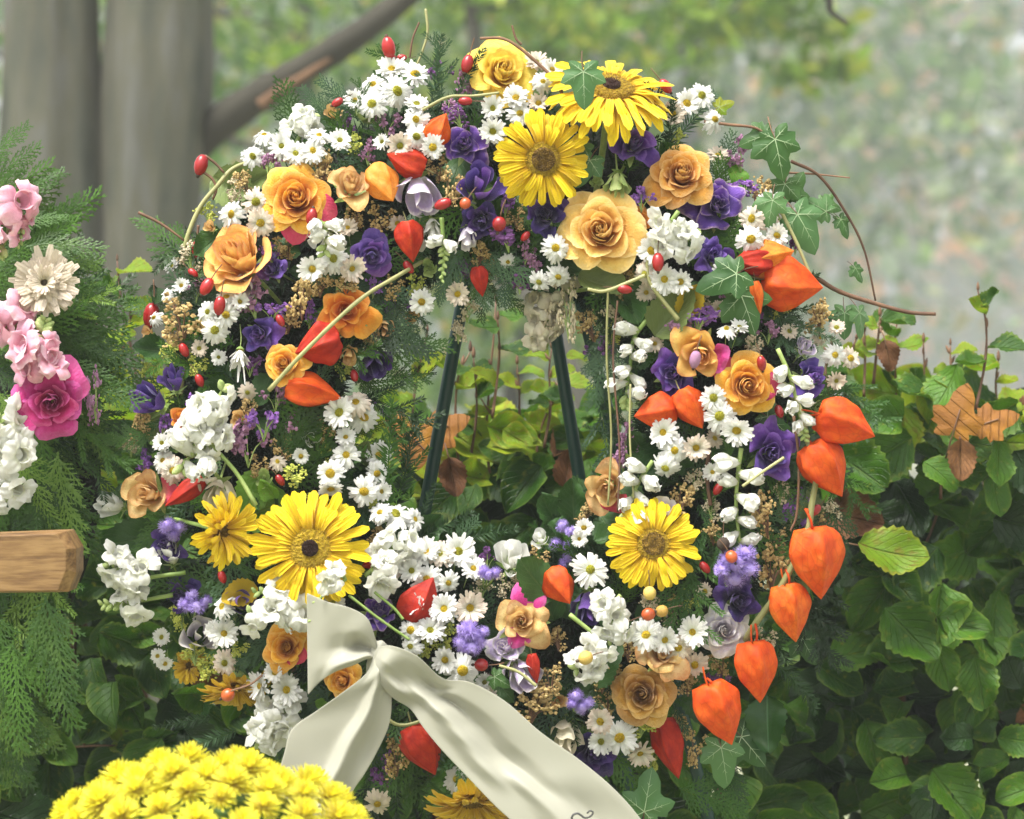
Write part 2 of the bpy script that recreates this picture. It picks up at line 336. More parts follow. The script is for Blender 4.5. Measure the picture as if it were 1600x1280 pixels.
# wood with long grain
m, n, l = newmat('oak_wood'); tc = n.new('ShaderNodeTexCoord'); mp = n.new('ShaderNodeMapping'); mp.inputs['Scale'].default_value = (6, 40, 45)
l.new(tc.outputs['Object'], mp.inputs[0]); n1 = noise(n, l, 1.6, 6, mp.outputs[0], .62)
mp2 = n.new('ShaderNodeMapping'); mp2.inputs['Scale'].default_value = (30, 400, 420); l.new(tc.outputs['Object'], mp2.inputs[0]); n2 = noise(n, l, 1.2, 3, mp2.outputs[0])
f = math_(n, l, 'ADD', math_(n, l, 'MULTIPLY', n1.outputs[0], .75), math_(n, l, 'MULTIPLY', n2.outputs[0], .25))
r = ramp(n, [(.36, (.055, .028, .010)), (.45, (.14, .073, .024)), (.52, (.21, .12, .043)), (.62, (.27, .165, .065))]); l.new(f, r.inputs[0])
M['wood'] = finish(m, n, l, r.outputs[0], .55, 0, f, .6, .0015)
# bark
m, n, l = newmat('beech_bark'); tc = n.new('ShaderNodeTexCoord'); mp = n.new('ShaderNodeMapping'); mp.inputs['Scale'].default_value = (5, 5, 1.1)
l.new(tc.outputs['Object'], mp.inputs[0]); n1 = noise(n, l, 1.8, 7, mp.outputs[0], .62)
mp2 = n.new('ShaderNodeMapping'); mp2.inputs['Scale'].default_value = (22, 22, 3); l.new(tc.outputs['Object'], mp2.inputs[0]); n2 = noise(n, l, 1, 3, mp2.outputs[0])
f = math_(n, l, 'ADD', math_(n, l, 'MULTIPLY', n1.outputs[0], .8), math_(n, l, 'MULTIPLY', n2.outputs[0], .2))
r = ramp(n, [(.34, (.024, .027, .017)), (.44, (.055, .058, .042)), (.52, (.074, .072, .048)), (.60, (.088, .088, .074)), (.7, (.11, .108, .095))]); l.new(f, r.inputs[0])
n3 = noise(n, l, 1.1, 6, None, .6); q3 = ramp(n, [(.5, (0, 0, 0)), (.68, (1, 1, 1))]); l.new(n3.outputs[0], q3.inputs[0])
M['bark'] = finish(m, n, l, mixc(n, l, math_(n, l, 'MULTIPLY', q3.outputs[0], .75), r.outputs[0], (.045, .055, .018)), .85, 0, f, .7, .02)
M['boughbark'] = plain('bough_bark', (.012, .012, .008), (.05, .045, .032), 5, .9)
M['scar'] = plain('bare_wood', (.12, .065, .035), (.30, .18, .10), 9, .85)
M['farbark'] = plain('far_bark', (.03, .03, .022), (.1, .09, .07), 6, .9)
def crown_mat(name, stops):
    m, n, l = newmat(name); g = n.new('ShaderNodeNewGeometry'); r = ramp(n, stops); r.color_ramp.interpolation = 'CONSTANT' if 0 else 'LINEAR'
    l.new(g.outputs['Random Per Island'], r.inputs[0]); return finish(m, n, l, r.outputs[0], .5, .4, spec=.3)
M['crowngreen'] = crown_mat('crown_green', [(0, (.05, .11, .025)), (.5, (.12, .24, .04)), (.9, (.24, .34, .06)), (1, (.45, .28, .08))])
M['crownlime'] = crown_mat('crown_lime', [(0, (.1, .2, .02)), (.6, (.22, .36, .03)), (1, (.42, .45, .06))])
M['crownautumn'] = crown_mat('crown_autumn', [(0, (.10, .2, .05)), (.45, (.22, .34, .08)), (.7, (.42, .42, .12)), (.82, (.75, .34, .08)), (1, (.8, .44, .14))])
m, n, l = newmat('ground_grass'); n1 = noise(n, l, 1.2, 6); r = ramp(n, [(.35, (.14, .18, .07)), (.6, (.3, .3, .2)), (.75, (.45, .36, .22))]); l.new(n1.outputs[0], r.inputs[0])
M['ground'] = finish(m, n, l, r.outputs[0], .9, 0, noise(n, l, 40, 5).outputs[0], .8, .03)
m, n, l = newmat('gravel_path'); n1 = noise(n, l, 70, 5); r = ramp(n, [(.3, (.28, .28, .27)), (.7, (.5, .49, .47))]); l.new(n1.outputs[0], r.inputs[0])
M['path'] = finish(m, n, l, r.outputs[0], .9, 0, n1.outputs[0], .8, .01)

# ------------------------------------------------------------------ setting: ground, path, haze
def sheet(name, x0, x1, y0, y1, z, mat, nx=2, ny=2, amp=0):
    V, F, T = grid(lambda u, v: (x0 + (x1 - x0) * u, y0 + (y1 - y0) * v, z + amp * math.sin(u * 19 + v * 7) * math.sin(v * 13)), nx, ny)
    return struct(name, mesh(name, V, F, T), mat)
sheet('ground', -150, 150, -60, 250, 0, M['ground'])
sheet('gravel_path', -40, 40, 1.15, 3.1, 0.004, M['path'])
V = [(x, y, z) for x in (-130, 130) for y in (-5, 190) for z in (-1, 62)]
hz = mesh('haze', V, [(0, 1, 3, 2), (4, 6, 7, 5), (0, 4, 5, 1), (2, 3, 7, 6), (0, 2, 6, 4), (1, 5, 7, 3)], None, False)
hm = bpy.data.materials.new('haze_air'); hm.use_nodes = True; hn = hm.node_tree.nodes; hn.clear()
pv = hn.new('ShaderNodeVolumePrincipled'); pv.inputs['Color'].default_value = (.93, .97, .97, 1); pv.inputs['Density'].default_value = HAZE
pv.inputs['Anisotropy'].default_value = 0.0
ho = hn.new('ShaderNodeOutputMaterial'); hm.node_tree.links.new(pv.outputs[0], ho.inputs['Volume'])
put('haze', hz, hm, stuff=True)

# ------------------------------------------------------------------ old beech with twin trunk and broken bough
TY = 4.0
def trunk(name, rows, parent, mat, lobes=5, amp=.07, sides=40, seed=1, sub=6):
    r_ = random.Random(seed); ph = [r_.uniform(0, 6.28) for _ in range(6)]
    pts = cat([(a, b, c) for a, b, c in rows], len(rows) * sub)          # (cx px, half width px, py)
    nv = len(pts)
    def f(u, v):
        cx, hw, py = pts[int(round(v * (nv - 1)))]; th = u * 2 * math.pi; p = P(cx, py, TY); R = hw * mpp(TY)
        k = 1 + amp * math.sin(lobes * th + ph[0] + p.z * .5) + amp * .5 * math.sin((lobes * 2 + 1) * th + ph[1] - p.z * .9) + .012 * math.sin(p.z * 9 + th * 3)
        return (p.x + R * k * math.cos(th), TY + R * k * math.sin(th), p.z)
    return put(name, mesh(name, *grid(f, sides, nv, True)), mat, parent)
tree = thing('beech_tree', 'big smooth grey beech with twin trunk and a torn low bough', 'tree', (P(180, 640, TY).x, TY, 0))
inv = Matrix.Translation(-Vector((P(180, 640, TY).x, TY, 0)))
def rel(o, off): o.matrix_basis = Matrix.Translation(-Vector(off)); return o
to = tree.location.copy()
rel(trunk('trunk', [(95, 125, 1500), (72, 105, 900), (76, 95, 500), (78, 82, 250), (78, 74, 60), (76, 72, -200), (60, 66, -700)], tree, M['bark'], 4, .05, 48, 3), to)
rel(trunk('trunk', [(205, 120, 1500), (212, 98, 900), (226, 76, 480), (236, 78, 300), (246, 86, 140), (252, 82, 0), (262, 78, -200), (290, 70, -700)], tree, M['bark'], 5, .045, 48, 5), to)
mb = MB(); tube(mb, [P(235, 300, TY + .1), P(335, 200, TY + .0), P(430, 135, TY - .08), P(520, 80, TY - .14), P(610, 15, TY - .14), P(760, -120, TY), P(900, -300, TY + .3)], .05, .022, 40, 14, .05)
rel(put('bough', mb.mesh('bough'), M['boughbark'], tree), to)
mb = MB(); tube(mb, [P(408, 164, TY - .12), P(430, 146, TY - .135), P(470, 122, TY - .155), P(518, 90, TY - .165)], .017, .006, 12, 8, .15)
rel(put('torn_wood', mb.mesh('torn_wood'), M['scar'], tree), to)
def leafcloud(name, boxes, size, parent, mat, seed, tilt=1.0):
    r_ = np.random.RandomState(seed); Vs = []; n0 = 0
    cs = []
    for (cx, cy, cz, rx, ry, rz, cnt) in boxes:
        k = max(6, cnt // 45); cl = r_.normal(size=(k, 3)); cl /= np.linalg.norm(cl, axis=1)[:, None] + 1e-6; cl *= r_.uniform(.25, 1, (k, 1)) ** .5
        idx = r_.randint(0, k, cnt); p = cl[idx] * .85 + r_.normal(size=(cnt, 3)) * .13
        cs.append(p * [rx, ry, rz] + [cx, cy, cz])
    c = np.concatenate(cs); N = len(c)
    a = r_.normal(size=(N, 3)); a /= np.linalg.norm(a, axis=1)[:, None]; b = r_.normal(size=(N, 3)); b = np.cross(a, b); b /= np.linalg.norm(b, axis=1)[:, None]
    s = size * r_.uniform(.6, 1.3, (N, 1)); nrm = np.cross(a, b)
    V = np.stack([c - a * s, c + b * s * .5 + nrm * s * .12, c + a * s, c - b * s * .5 + nrm * s * .12], 1).reshape(-1, 3)
    F = np.arange(N * 4).reshape(-1, 4)
    o = put(name, mesh(name, V, F), mat, parent, stuff=True); return o
def far_tree(px, y, r, crown, size, mat, label, seed, h=9, trunkr=.12, lean=0.0):
    K = 5.6 if y > 14 else (3.6 if y > 11 else 1.5); b = P(px, 640, y * K); b.z = 0; h *= min(K, 3); trunkr *= min(K, 3.5); size *= K * (1.25 if px > 1100 else .92); z0 = CZ / K; lean *= K
    crown = [(cx * K, cy * K, CZ + (cz - CZ) * K, rx * K, ry * K, rz * K, n) for cx, cy, cz, rx, ry, rz, n in crown]
    t = thing('background_tree', label, 'tree', b)
    mb = MB(); tube(mb, [(0, 0, 0), (lean * .4, 0, 1.5), (lean, .1, 3.5), (lean * 1.4, 0, h)], trunkr, trunkr * .35, 18, 9, .06)
    rr = random.Random(seed)
    for k in range(6):
        a = rr.uniform(0, 6.28); z = rr.uniform(1.6, 5) * K; L = rr.uniform(1, 2.4) * K; x0 = lean * z / 3.5
        tube(mb, [(x0, 0, z), (x0 + L * .5 * math.cos(a), L * .5 * math.sin(a), z + .4), (x0 + L * math.cos(a), L * math.sin(a), z + 1.1)], trunkr * .35, trunkr * .1, 8, 5)
    put('trunk', mb.mesh('trunk'), M['farbark'], t)
    if y >= 17: crown = [c[:6] + (int(c[6] * (.26 if px > 1100 else .40)),) for c in crown]
    leafcloud('crown', crown, size, t, M[mat], seed)
# (local crown boxes: cx, cy, cz, rx, ry, rz, count)
far_tree(470, 8.0, 2, [(0, 0, 3.3, 1.5, 1.0, 1.3, 2600), (.3, .3, 1.7, 1.2, .8, .7, 900)], .055, 'crowngreen', 'slender mid green tree just right of the twin beech trunk', 21, trunkr=.05)
far_tree(760, 9.5, 2, [(0, 0, 3.6, 1.9, 1.1, 1.5, 3200), (0, 0, 2, 1.6, 1, .9, 1300)], .06, 'crowngreen', 'bushy green tree behind the top of the wreath', 22, trunkr=.06, lean=.3)
far_tree(330, 12, 2, [(0, 0, 3.2, 2.4, 1, 2.4, 5200)], .075, 'crowngreen', 'dim green tree glimpsed beside the beech trunk', 23)
far_tree(1010, 7.0, 2, [(-.2, 0, 2.95, 1.2, .5, .45, 1100), (.55, .1, 2.65, .5, .3, .22, 260), (-.6, 0, 2.6, .7, .3, .25, 300)], .05, 'crownlime', 'yellow green tree whose leaf spray hangs above the gerberas', 24, trunkr=.045, lean=-.6)
far_tree(1080, 13, 2, [(0, 0, 3.4, 2.4, 1, 2.2, 5600)], .08, 'crowngreen', 'hazy green tree behind the upper right of the wreath', 25)
far_tree(1330, 18, 2, [(0, 0, 3.6, 3.0, 1.4, 3.2, 8200)], .10, 'crownautumn', 'misty autumn tree with orange flecks right of the wreath', 26, trunkr=.16)
far_tree(1650, 17, 2, [(0, 0, 4.1, 3.0, 1.4, 2.7, 7600)], .10, 'crownautumn', 'misty autumn tree at the far right edge', 27, trunkr=.16)
far_tree(760, 19, 2, [(0, 0, 3.6, 3.6, 1.4, 3.4, 8500)], .11, 'crowngreen', 'faint green tree filling the gap inside the wreath', 28, trunkr=.18)
far_tree(120, 18, 2, [(0, 0, 3.6, 3.6, 1.4, 3.4, 6000)], .11, 'crowngreen', 'faint tree behind the twin beech trunk', 29, trunkr=.18)
far_tree(1350, 24, 2, [(0, 0, 3.2, 6.0, 1.4, 2.9, 9000)], .15, 'crownautumn', 'broad fog grey tree farthest back on the right', 30, trunkr=.25)
far_tree(1000, 26, 2, [(0, 0, 4.2, 6.0, 1.4, 4.2, 9000)], .15, 'crowngreen', 'broad fog grey tree farthest back in the middle', 31, trunkr=.25)
mb = MB(); tube(mb, [P(1275, -60, 2), P(1295, 0, 2), P(1298, 18, 2), P(1325, 38, 2)], .008, .004, 12, 6)
o = put('dead_twig', mb.mesh('dead_twig'), M['farbark']); o['label'] = 'short dark dead twig hanging from above the upper right'; o['category'] = 'twig'

# ------------------------------------------------------------------ leaves and hedge
def beech_fn(seed):
    r_ = random.Random(seed); fold = r_.uniform(.15, .75); bend = r_.uniform(-.5, .6); tw = r_.uniform(-.7, .7); ph = r_.uniform(0, 6)
    wv = r_.uniform(.05, .12)
    def f(u, v):
        s = u * 2 - 1; prof = max(0.0, math.sin(math.pi * min(1, v ** .8 * .985 + .012))) ** .62 * .36
        ser = 1 + .07 * math.sin(v * 2 * math.pi * 8) * abs(s) ** 3
        x = s * prof * ser; y = v - .0 + abs(s) * .03
        z = abs(x) * fold * 1.4 - .05 * math.cos(2 * math.pi * 8 * (v - abs(s) * .13)) * abs(s) * .35 + bend * (v - .4) ** 2 + wv * math.sin(v * 9 + ph + s * 1.5) * abs(s)
        z += tw * x * (v - .5); return (x, y, z)
    return f
leaf_v = [mesh('beech_leaf_shape', *grid(beech_fn(k), 7, 25)) for k in range(10)]
leaf_raw = [(np.array(V), np.array(F), np.array(T)) for V, F, T in [grid(beech_fn(k + 20), 5, 9) for k in range(4)]]
def lobed_outline(n_lobes, seed):
    r_ = random.Random(seed)
    # ivy: lobe tips at given angles (from +Y), lengths
    tips = [(-128, .38), (-62, .56), (0, .82), (62, .56), (128, .38)]; pts = []
    for i, (a, L) in enumerate(tips):
        a += r_.uniform(-7, 7); L *= r_.uniform(.9, 1.1)
        if i == 0: pts.append((-168, .2))
        for da, k in ((-20, .74), (-10, .88), (0, 1.0), (10, .88), (20, .74)): pts.append((a + da, L * k))
        if i < 4: pts.append((a + 32, .44))
    pts.append((168, .2)); return [(L * math.sin(math.radians(a)), L * math.cos(math.radians(a))) for a, L in pts]
def ivy_mesh(seed):
    r_ = random.Random(seed); out = lobed_outline(5, seed); n = len(out); V = [(0, 0, 0)]; F = []; ph = r_.uniform(0, 6); bd = r_.uniform(.1, .35)
    def zz(x, y): d = math.hypot(x, y); a = math.atan2(x, y); return -bd * d * d + .035 * math.cos(a * 5.6) * d * 1.6 + .03 * math.sin(x * 9 + ph) * d
    rings = (.34, .67, 1.0)
    for k in rings:
        for x, y in out: V.append((x * k, y * k, zz(x * k, y * k)))
    for i in range(n - 1):
        F.append((0, 1 + i + 1, 1 + i))
        for j in range(2): a = 1 + j * n + i; F.append((a, a + 1, a + 1 + n, a + n))
    V = np.array(V); me = mesh('ivy_leaf_shape', V, F, np.stack([V[:, 0] * .5 + .02, V[:, 1]], 1))
    mb = MB()
    for a, L in ((-128, .33), (-62, .5), (0, .76), (62, .5), (128, .33)):
        A = math.radians(a); d = np.array([math.sin(A), math.cos(A)]); q = np.array([d[1], -d[0]])
        def strip(p0, dd, L, w):
            qq = np.array([dd[1], -dd[0]]); VV = []
            for k in range(5):
                t = k / 4; c = p0 + dd * L * t; ww = w * (1 - t * .8)
                for sg in (-1, 1): e = c + qq * ww * sg; VV.append((e[0], e[1], zz(*e) + .006))
            mb.add(VV, [(2 * k, 2 * k + 1, 2 * k + 3, 2 * k + 2) for k in range(4)])
        strip(np.zeros(2), d, L, .009)
        for t, sg in ((.35, 1), (.4, -1), (.6, 1), (.65, -1)):
            A2 = A + sg * .75; strip(d * L * t, np.array([math.sin(A2), math.cos(A2)]), L * (.75 - t) * .75, .005)
    return me, mb.mesh('ivy_vein_shape')
ivy_v = [ivy_mesh(k) for k in range(4)]

hedge = thing('beech_hedge', 'clipped green beech hedge with curling autumn leaves and brown twigs', 'hedge', (0, .5, 0)); ho_ = Vector((0, .5, 0))
def hedge_top(px):                                        # px height of the hedge top
    if px < 300: return 570 + .1 * px
    if px < 1240: return 660
    return 600 + 12 * math.sin(px * .02)
def leaf_orient(top):
    a = U(-1, 1)
    if top < .25 : nrm = Vector((U(-.6, .6), U(-.8, -.1), U(.5, 1))); d = Vector((U(-1, 1), U(-.8, .1), U(-.5, .5)))
    else: nrm = Vector((U(-.6, .6), -1, U(-.15, .85))); d = Vector((U(-1, 1), U(-.5, .1), U(-1.0, .25)))
    return d, nrm
spots = []
reg = [(1240, 1640, 600, 1300, 112), (-20, 340, 560, 1290, 50), (560, 960, 560, 880, 60)]
def in_gap(px, py): return ((px - 1312) / 52) ** 2 + ((py - 1232) / 36) ** 2 < 1 or ((px - 1420) / 18) ** 2 + ((py - 1050) / 15) ** 2 < 1 or ((px - 1310) / 16) ** 2 + ((py - 915) / 24) ** 2 < 1 or ((px - 1115) / 30) ** 2 + ((py - 1250) / 40) ** 2 < 1
for (x0, x1, y0, y1, cnt) in reg:
    k = 0; tries = 0
    while k < cnt and tries < 6000:
        tries += 1; px = U(x0, x1); py = U(max(y0, hedge_top((x0 + x1) / 2) - 10), y1); lim = 56 - tries * .004
        if in_gap(px, py) or any(abs(px - a) < lim * .8 and abs(py - b) < lim * .62 and (abs(px - a) / .8 + abs(py - b) / .62) < lim * 1.3 for a, b, _ in spots[-230:]): continue
        spots.append((px, py, 0)); k += 1
for i, (px, py, _) in enumerate(spots):
    dtop = (py - hedge_top(px)) / 200; y = .17 + U(0, .12) + (.1 if 560 < px < 960 else 0) + max(0, .25 - dtop) * .35 + max(0, min(1.2, dtop - .8)) * .16 * (i % 3 != 0)
    d, nrm = leaf_orient(dtop)
    L = U(62, 112) * mpp(y) * (1.12 if i % 4 == 0 else .95)
    r = random.random(); young = dtop < .55
    mt = 'beechyel' if (young and r < .26) or r < .05 else ('beechbrown' if r > .965 else ('beech' if young or r < .62 else 'beechshade'))
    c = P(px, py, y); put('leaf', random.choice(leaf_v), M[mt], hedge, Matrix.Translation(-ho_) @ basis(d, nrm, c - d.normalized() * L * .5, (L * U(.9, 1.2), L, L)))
def leafstuff(name, pts, parent, off, mat):
    Vs = []; Fs = []; Ts = []; b = 0
    for (c, d, nrm, L) in pts:
        V, F, T = random.choice(leaf_raw); Mx = np.array(basis(d, nrm, c, L)); Vs.append(V @ Mx[:3, :3].T + Mx[:3, 3] - np.array(off)); Fs.append(F + b); Ts.append(T); b += len(V)
    return put(name, mesh(name, np.concatenate(Vs), np.concatenate(Fs), np.concatenate(Ts)), mat, parent, stuff=True)
for mt, cnt, ya, yb in (('beechshade', 1500, .30, 1.05), ('beech', 900, .19, .5), ('beechyel', 110, .2, .5)):  # deep mass gets the shade-coloured leaf, so gaps turn dark
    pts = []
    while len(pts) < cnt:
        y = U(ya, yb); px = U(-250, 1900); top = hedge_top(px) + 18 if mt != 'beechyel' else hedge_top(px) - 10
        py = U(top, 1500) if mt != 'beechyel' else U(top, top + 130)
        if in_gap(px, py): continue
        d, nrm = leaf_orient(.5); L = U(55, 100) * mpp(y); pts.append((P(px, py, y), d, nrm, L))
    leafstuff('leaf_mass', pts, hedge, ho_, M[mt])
# hedge stems and shoots that rise above the top
mb = MB()
for k in range(34):
    px = -150 + k * 58 + U(-15, 15); y = U(.35, .6); x = P(px, 640, y).x
    if 1260 < px < 1350: continue
    tube(mb, [(x + U(-.05, .05), y, 0), (x + U(-.06, .06), y + U(-.05, .05), .5), (x + U(-.05, .05), y, 1.0), P(px, hedge_top(px) + 120, y)], .007, .002, 14, 6, .08)
mb2 = mb.mesh('hedge_stems'); rel(put('stem', mb2, M['twig'], hedge, stuff=True), ho_)
budm = MB(); lathe(budm, [(0, 0), (.13, .12), (.17, .35), (.12, .7), (0, 1)], 6); budm = budm.mesh('bud_shape')
def shoot(pts, y, r0=.0019, leaves=3, col=None):
    P3 = [P(a, b, y + U(-.01, .01)) for a, b in pts]; mb = MB(); tube(mb, P3, r0, r0 * .45, 16, 5, .15); rel(put('shoot', mb.mesh('shoot'), M['twig'], hedge), ho_)
    path = cat(P3, 24)
    for k in range(leaves):
        t = int(5 + 18 * (k + U(0, .8)) / max(1, leaves)); c = Vector(path[min(t, 24)]); sg = 1 if k % 2 else -1
        L = U(34, 66) * mpp(y); d = Vector((sg * U(.5, 1), U(-.5, .1), U(-.15, .6)))
        put('leaf', random.choice(leaf_v), M[col or random.choice(['beechyel', 'beech', 'beechyel'])], hedge, Matrix.Translation(-ho_) @ basis(d, Vector((U(-.4, .4), -.6, .9)), c, L))
    for k in range(3):
        c = Vector(path[24 - k * 5]); L = U(12, 20) * mpp(y); d = Vector((U(-.6, .6), U(-.3, .3), 1)) if k else Vector((0, 0, 1))
        put('bud', budm, M['twig'], hedge, Matrix.Translation(-ho_) @ zbasis(d, c, (L, L, L)))
for pts, nl in [([(215, 600), (200, 520), (188, 460), (183, 408)], 4), ([(255, 600), (248, 560), (236, 520)], 2), ([(165, 620), (160, 560), (150, 520)], 3), ([(185, 600), (190, 560), (204, 500)], 2),
                ([(1525, 640), (1540, 560), (1540, 500), (1528, 455)], 4), ([(1440, 650), (1444, 585), (1443, 535)], 1), ([(1490, 620), (1486, 575), (1485, 540)], 2), ([(1560, 660), (1556, 600), (1560, 565)], 3),
                ([(1402, 680), (1400, 600), (1398, 540), (1402, 500)], 3), ([(1350, 620), (1352, 550), (1350, 500)], 2), ([(1365, 600), (1372, 530), (1375, 495)], 4), ([(1320, 620), (1330, 560), (1342, 512)], 2), ([(1470, 780), (1472, 700), (1470, 640), (1458, 600)], 2), ([(1430, 880), (1455, 830), (1475, 760), (1470, 700)], 3),
                ([(765, 740), (760, 680), (765, 600), (772, 520), (775, 470)], 4), ([(770, 650), (780, 560), (778, 500)], 3), ([(720, 760), (712, 660), (716, 590), (735, 550)], 3), ([(810, 700), (812, 620), (808, 570)], 4), ([(835, 740), (845, 670), (868, 620), (872, 590)], 4),
                ([(800, 760), (790, 690), (750, 620)], 3), ([(905, 720), (890, 620), (880, 540), (876, 500)], 3), ([(850, 700), (860, 640), (858, 580), (862, 545)], 3), ([(735, 720), (745, 640), (740, 560)], 3), ([(640, 700), (650, 600), (668, 520)], 3), ([(1300, 640), (1290, 580), (1300, 540)], 2),
                ([(320, 1190), (240, 1175), (170, 1165), (60, 1172)], 5), ([(230, 1090), (215, 1060), (190, 1040)], 3)]:
    shoot(pts, U(.2, .34), leaves=nl)
def fallen(px, py, size, y, label, mt='maple', d=None, nrm=(0, -1, .5), oval=False):
    d = Vector(d or (U(-1, 1), -.3, U(-.6, .6))); t = thing('fallen_leaf', label, 'leaf', P(px, py, y))
    me = random.choice(leaf_v) if oval else ivy_v[0][0]; L = size * mpp(y)
    put('blade', me, M[mt], t, basis(d, nrm, -d.normalized() * L * .3, L))
    mb = MB(); tube(mb, [(0, 0, 0), tuple(-d.normalized() * L * .4), tuple(-d.normalized() * L * .8 + Vector((0, .01, -.006)))], .0009, .0007, 6, 5); put('leaf_stalk', mb.mesh('leaf_stalk'), M['twig'], t)
fallen(1500, 640, 88, .165, 'big orange maple leaf lying on the hedge at right', d=(.3, 0, 1))
fallen(1560, 655, 72, .175, 'browner orange maple leaf right of the big one on the hedge', d=(1, 0, .35))
fallen(1500, 705, 64, .165, 'curled brown leaf hanging under the orange maple leaf', 'beechbrown', (0, 0, -1), oval=True)
fallen(640, 680, 92, .2, 'orange maple leaf behind the left leg of the stand', d=(-.5, 0, .5))
fallen(700, 665, 74, .21, 'ochre maple leaf touching the left leg of the stand', d=(.7, 0, .4))
fallen(704, 732, 62, .18, 'crumpled brown leaf just right of the left stand leg', 'beechbrown', (.2, 0, -1), oval=True)
fallen(885, 745, 60, .2, 'small brown leaf just left of the right stand leg', 'beechbrown', (.1, 0, 1), oval=True)
fallen(1385, 545, 50, .18, 'dull pinkish brown leaf on the hedge left of the maple leaves', 'beechbrown', (.2, 0, -1), oval=True)
fallen(1370, 860, 110, .16, 'yellow green beech leaf with brown stripes right of the physalis branch', 'beechyel', (1, 0, -.25), oval=True)

# ------------------------------------------------------------------ wreath stand
stand = thing('wreath_stand', 'dark green tubular easel holding the flower wreath', 'stand', P(800, 640, .1)); so_ = P(800, 640, .1)
for a, b, r in (((748, 330), (645, 900), .0068), ((838, 330), (925, 870), .0066), ((865, 300), (1112, 1300), .0065)):
    mb = MB(); A = P(*a, .09); B = P(*b, .1); D = (B - A); B2 = A + D * 2.2 if b[1] < 1000 else A + D * 1.25
    tube(mb, [A, A + D * .5, B, B2], r, r, 10, 16); rel(put('leg', mb.mesh('leg'), M['metal'], stand), so_)
mb = MB(); tube(mb, [P(720, 352, .085), P(880, 352, .085)], .006, .006, 2, 12); rel(put('crossbar', mb.mesh('crossbar'), M['metal'], stand), so_)

# ------------------------------------------------------------------ evergreen sprigs
def kite(V, F, p, d, L, w, nz=(0, 0, 1)):
    d = np.array(d, float); q = np.cross(d, nz); q /= np.linalg.norm(q) + 1e-9; p = np.array(p, float); b = len(V)
    V += [p, p + d * L * .35 + q * w, p + d * L, p + d * L * .35 - q * w]; F.append((b, b + 1, b + 2, b + 3))
def cedar(seed, droop=.3):
    r_ = random.Random(seed); V = []; F = []
    def br(p, ang, L, w, lvl, z0):
        n = max(3, int(L / .036)); d = np.array([math.sin(ang), math.cos(ang), 0]); q = p.copy()
        for k in range(n):
            t = k / n; d = np.array([math.sin(ang), math.cos(ang), -droop * (z0 + t * L) * .6]); kite(V, F, q, d, L / n * 1.5, w * (1.05 - t * .45), (.25 * r_.uniform(-1, 1), .2 * r_.uniform(-1, 1), 1))
            if lvl < 2 and k > 0:
                sg = 1 if k % 2 else -1; l2 = L * ((.48 if lvl == 0 else .3) * (1 - t * .75)) * r_.uniform(.75, 1.15)
                br(q.copy(), ang + sg * r_.uniform(.55, .85), max(.04, l2), w * .8, lvl + 1, z0 + t * L)
            ang += r_.uniform(-.06, .06); q = q + d * L / n
    br(np.zeros(3), 0, 1.0, .019, 0, 0); return mesh('cedar_shape', V, F, np.zeros((len(V), 2)), False)
def fir(seed, n=110, nl=.17, flat=.5, w=.011):
    r_ = random.Random(seed); V = []; F = []
    for k in range(n):
        t = k / n; a = r_.uniform(-1, 1) * math.pi * flat + (math.pi if k % 2 else 0); s = nl * (1 - t ** 4 * .6) * r_.uniform(.8, 1.1)
        d = np.array([math.cos(a) * .85, .62, math.sin(a) * .85]); d /= np.linalg.norm(d)
        kite(V, F, (0, t, -.2 * t * t), d, s, w, (r_.uniform(-1, 1), .3, 1))
    for k in range(10): kite(V, F, (0, k / 10, -.2 * (k / 10) ** 2), (0, 1, 0), .13, .009)
    return mesh('fir_shape', V, F, np.zeros((len(V), 2)), False)
def branched_fir(seed):
    r_ = random.Random(seed); V = []; F = []
    def ax(p, ang, L, lvl):
        n = int(L / .02)
        for k in range(n):
            t = k / n; c = p + np.array([math.sin(ang), math.cos(ang), 0]) * L * t
            for sg in (-1, 1):
                a2 = ang + sg * r_.uniform(.5, 1.0); kite(V, F, c, (math.sin(a2) * .95, math.cos(a2) * .95, r_.uniform(-.35, .45)), .09 * (1.1 - t * .5), .0095, (r_.uniform(-.5, .5), 0, 1))
            if lvl == 0 and k % 9 == 5: sg = 1 if (k // 9) % 2 else -1; ax(c.copy(), ang + sg * .75, L * .5 * (1 - t * .6), 1)
    ax(np.zeros(3), 0, 1.0, 0); return mesh('fern_shape', V, F, np.zeros((len(V), 2)), False)
cedar_v = [cedar(k, U(.1, .5)) for k in range(5)]; fir_v = [fir(k) for k in range(3)]; fern_v = [branched_fir(k) for k in range(3)]

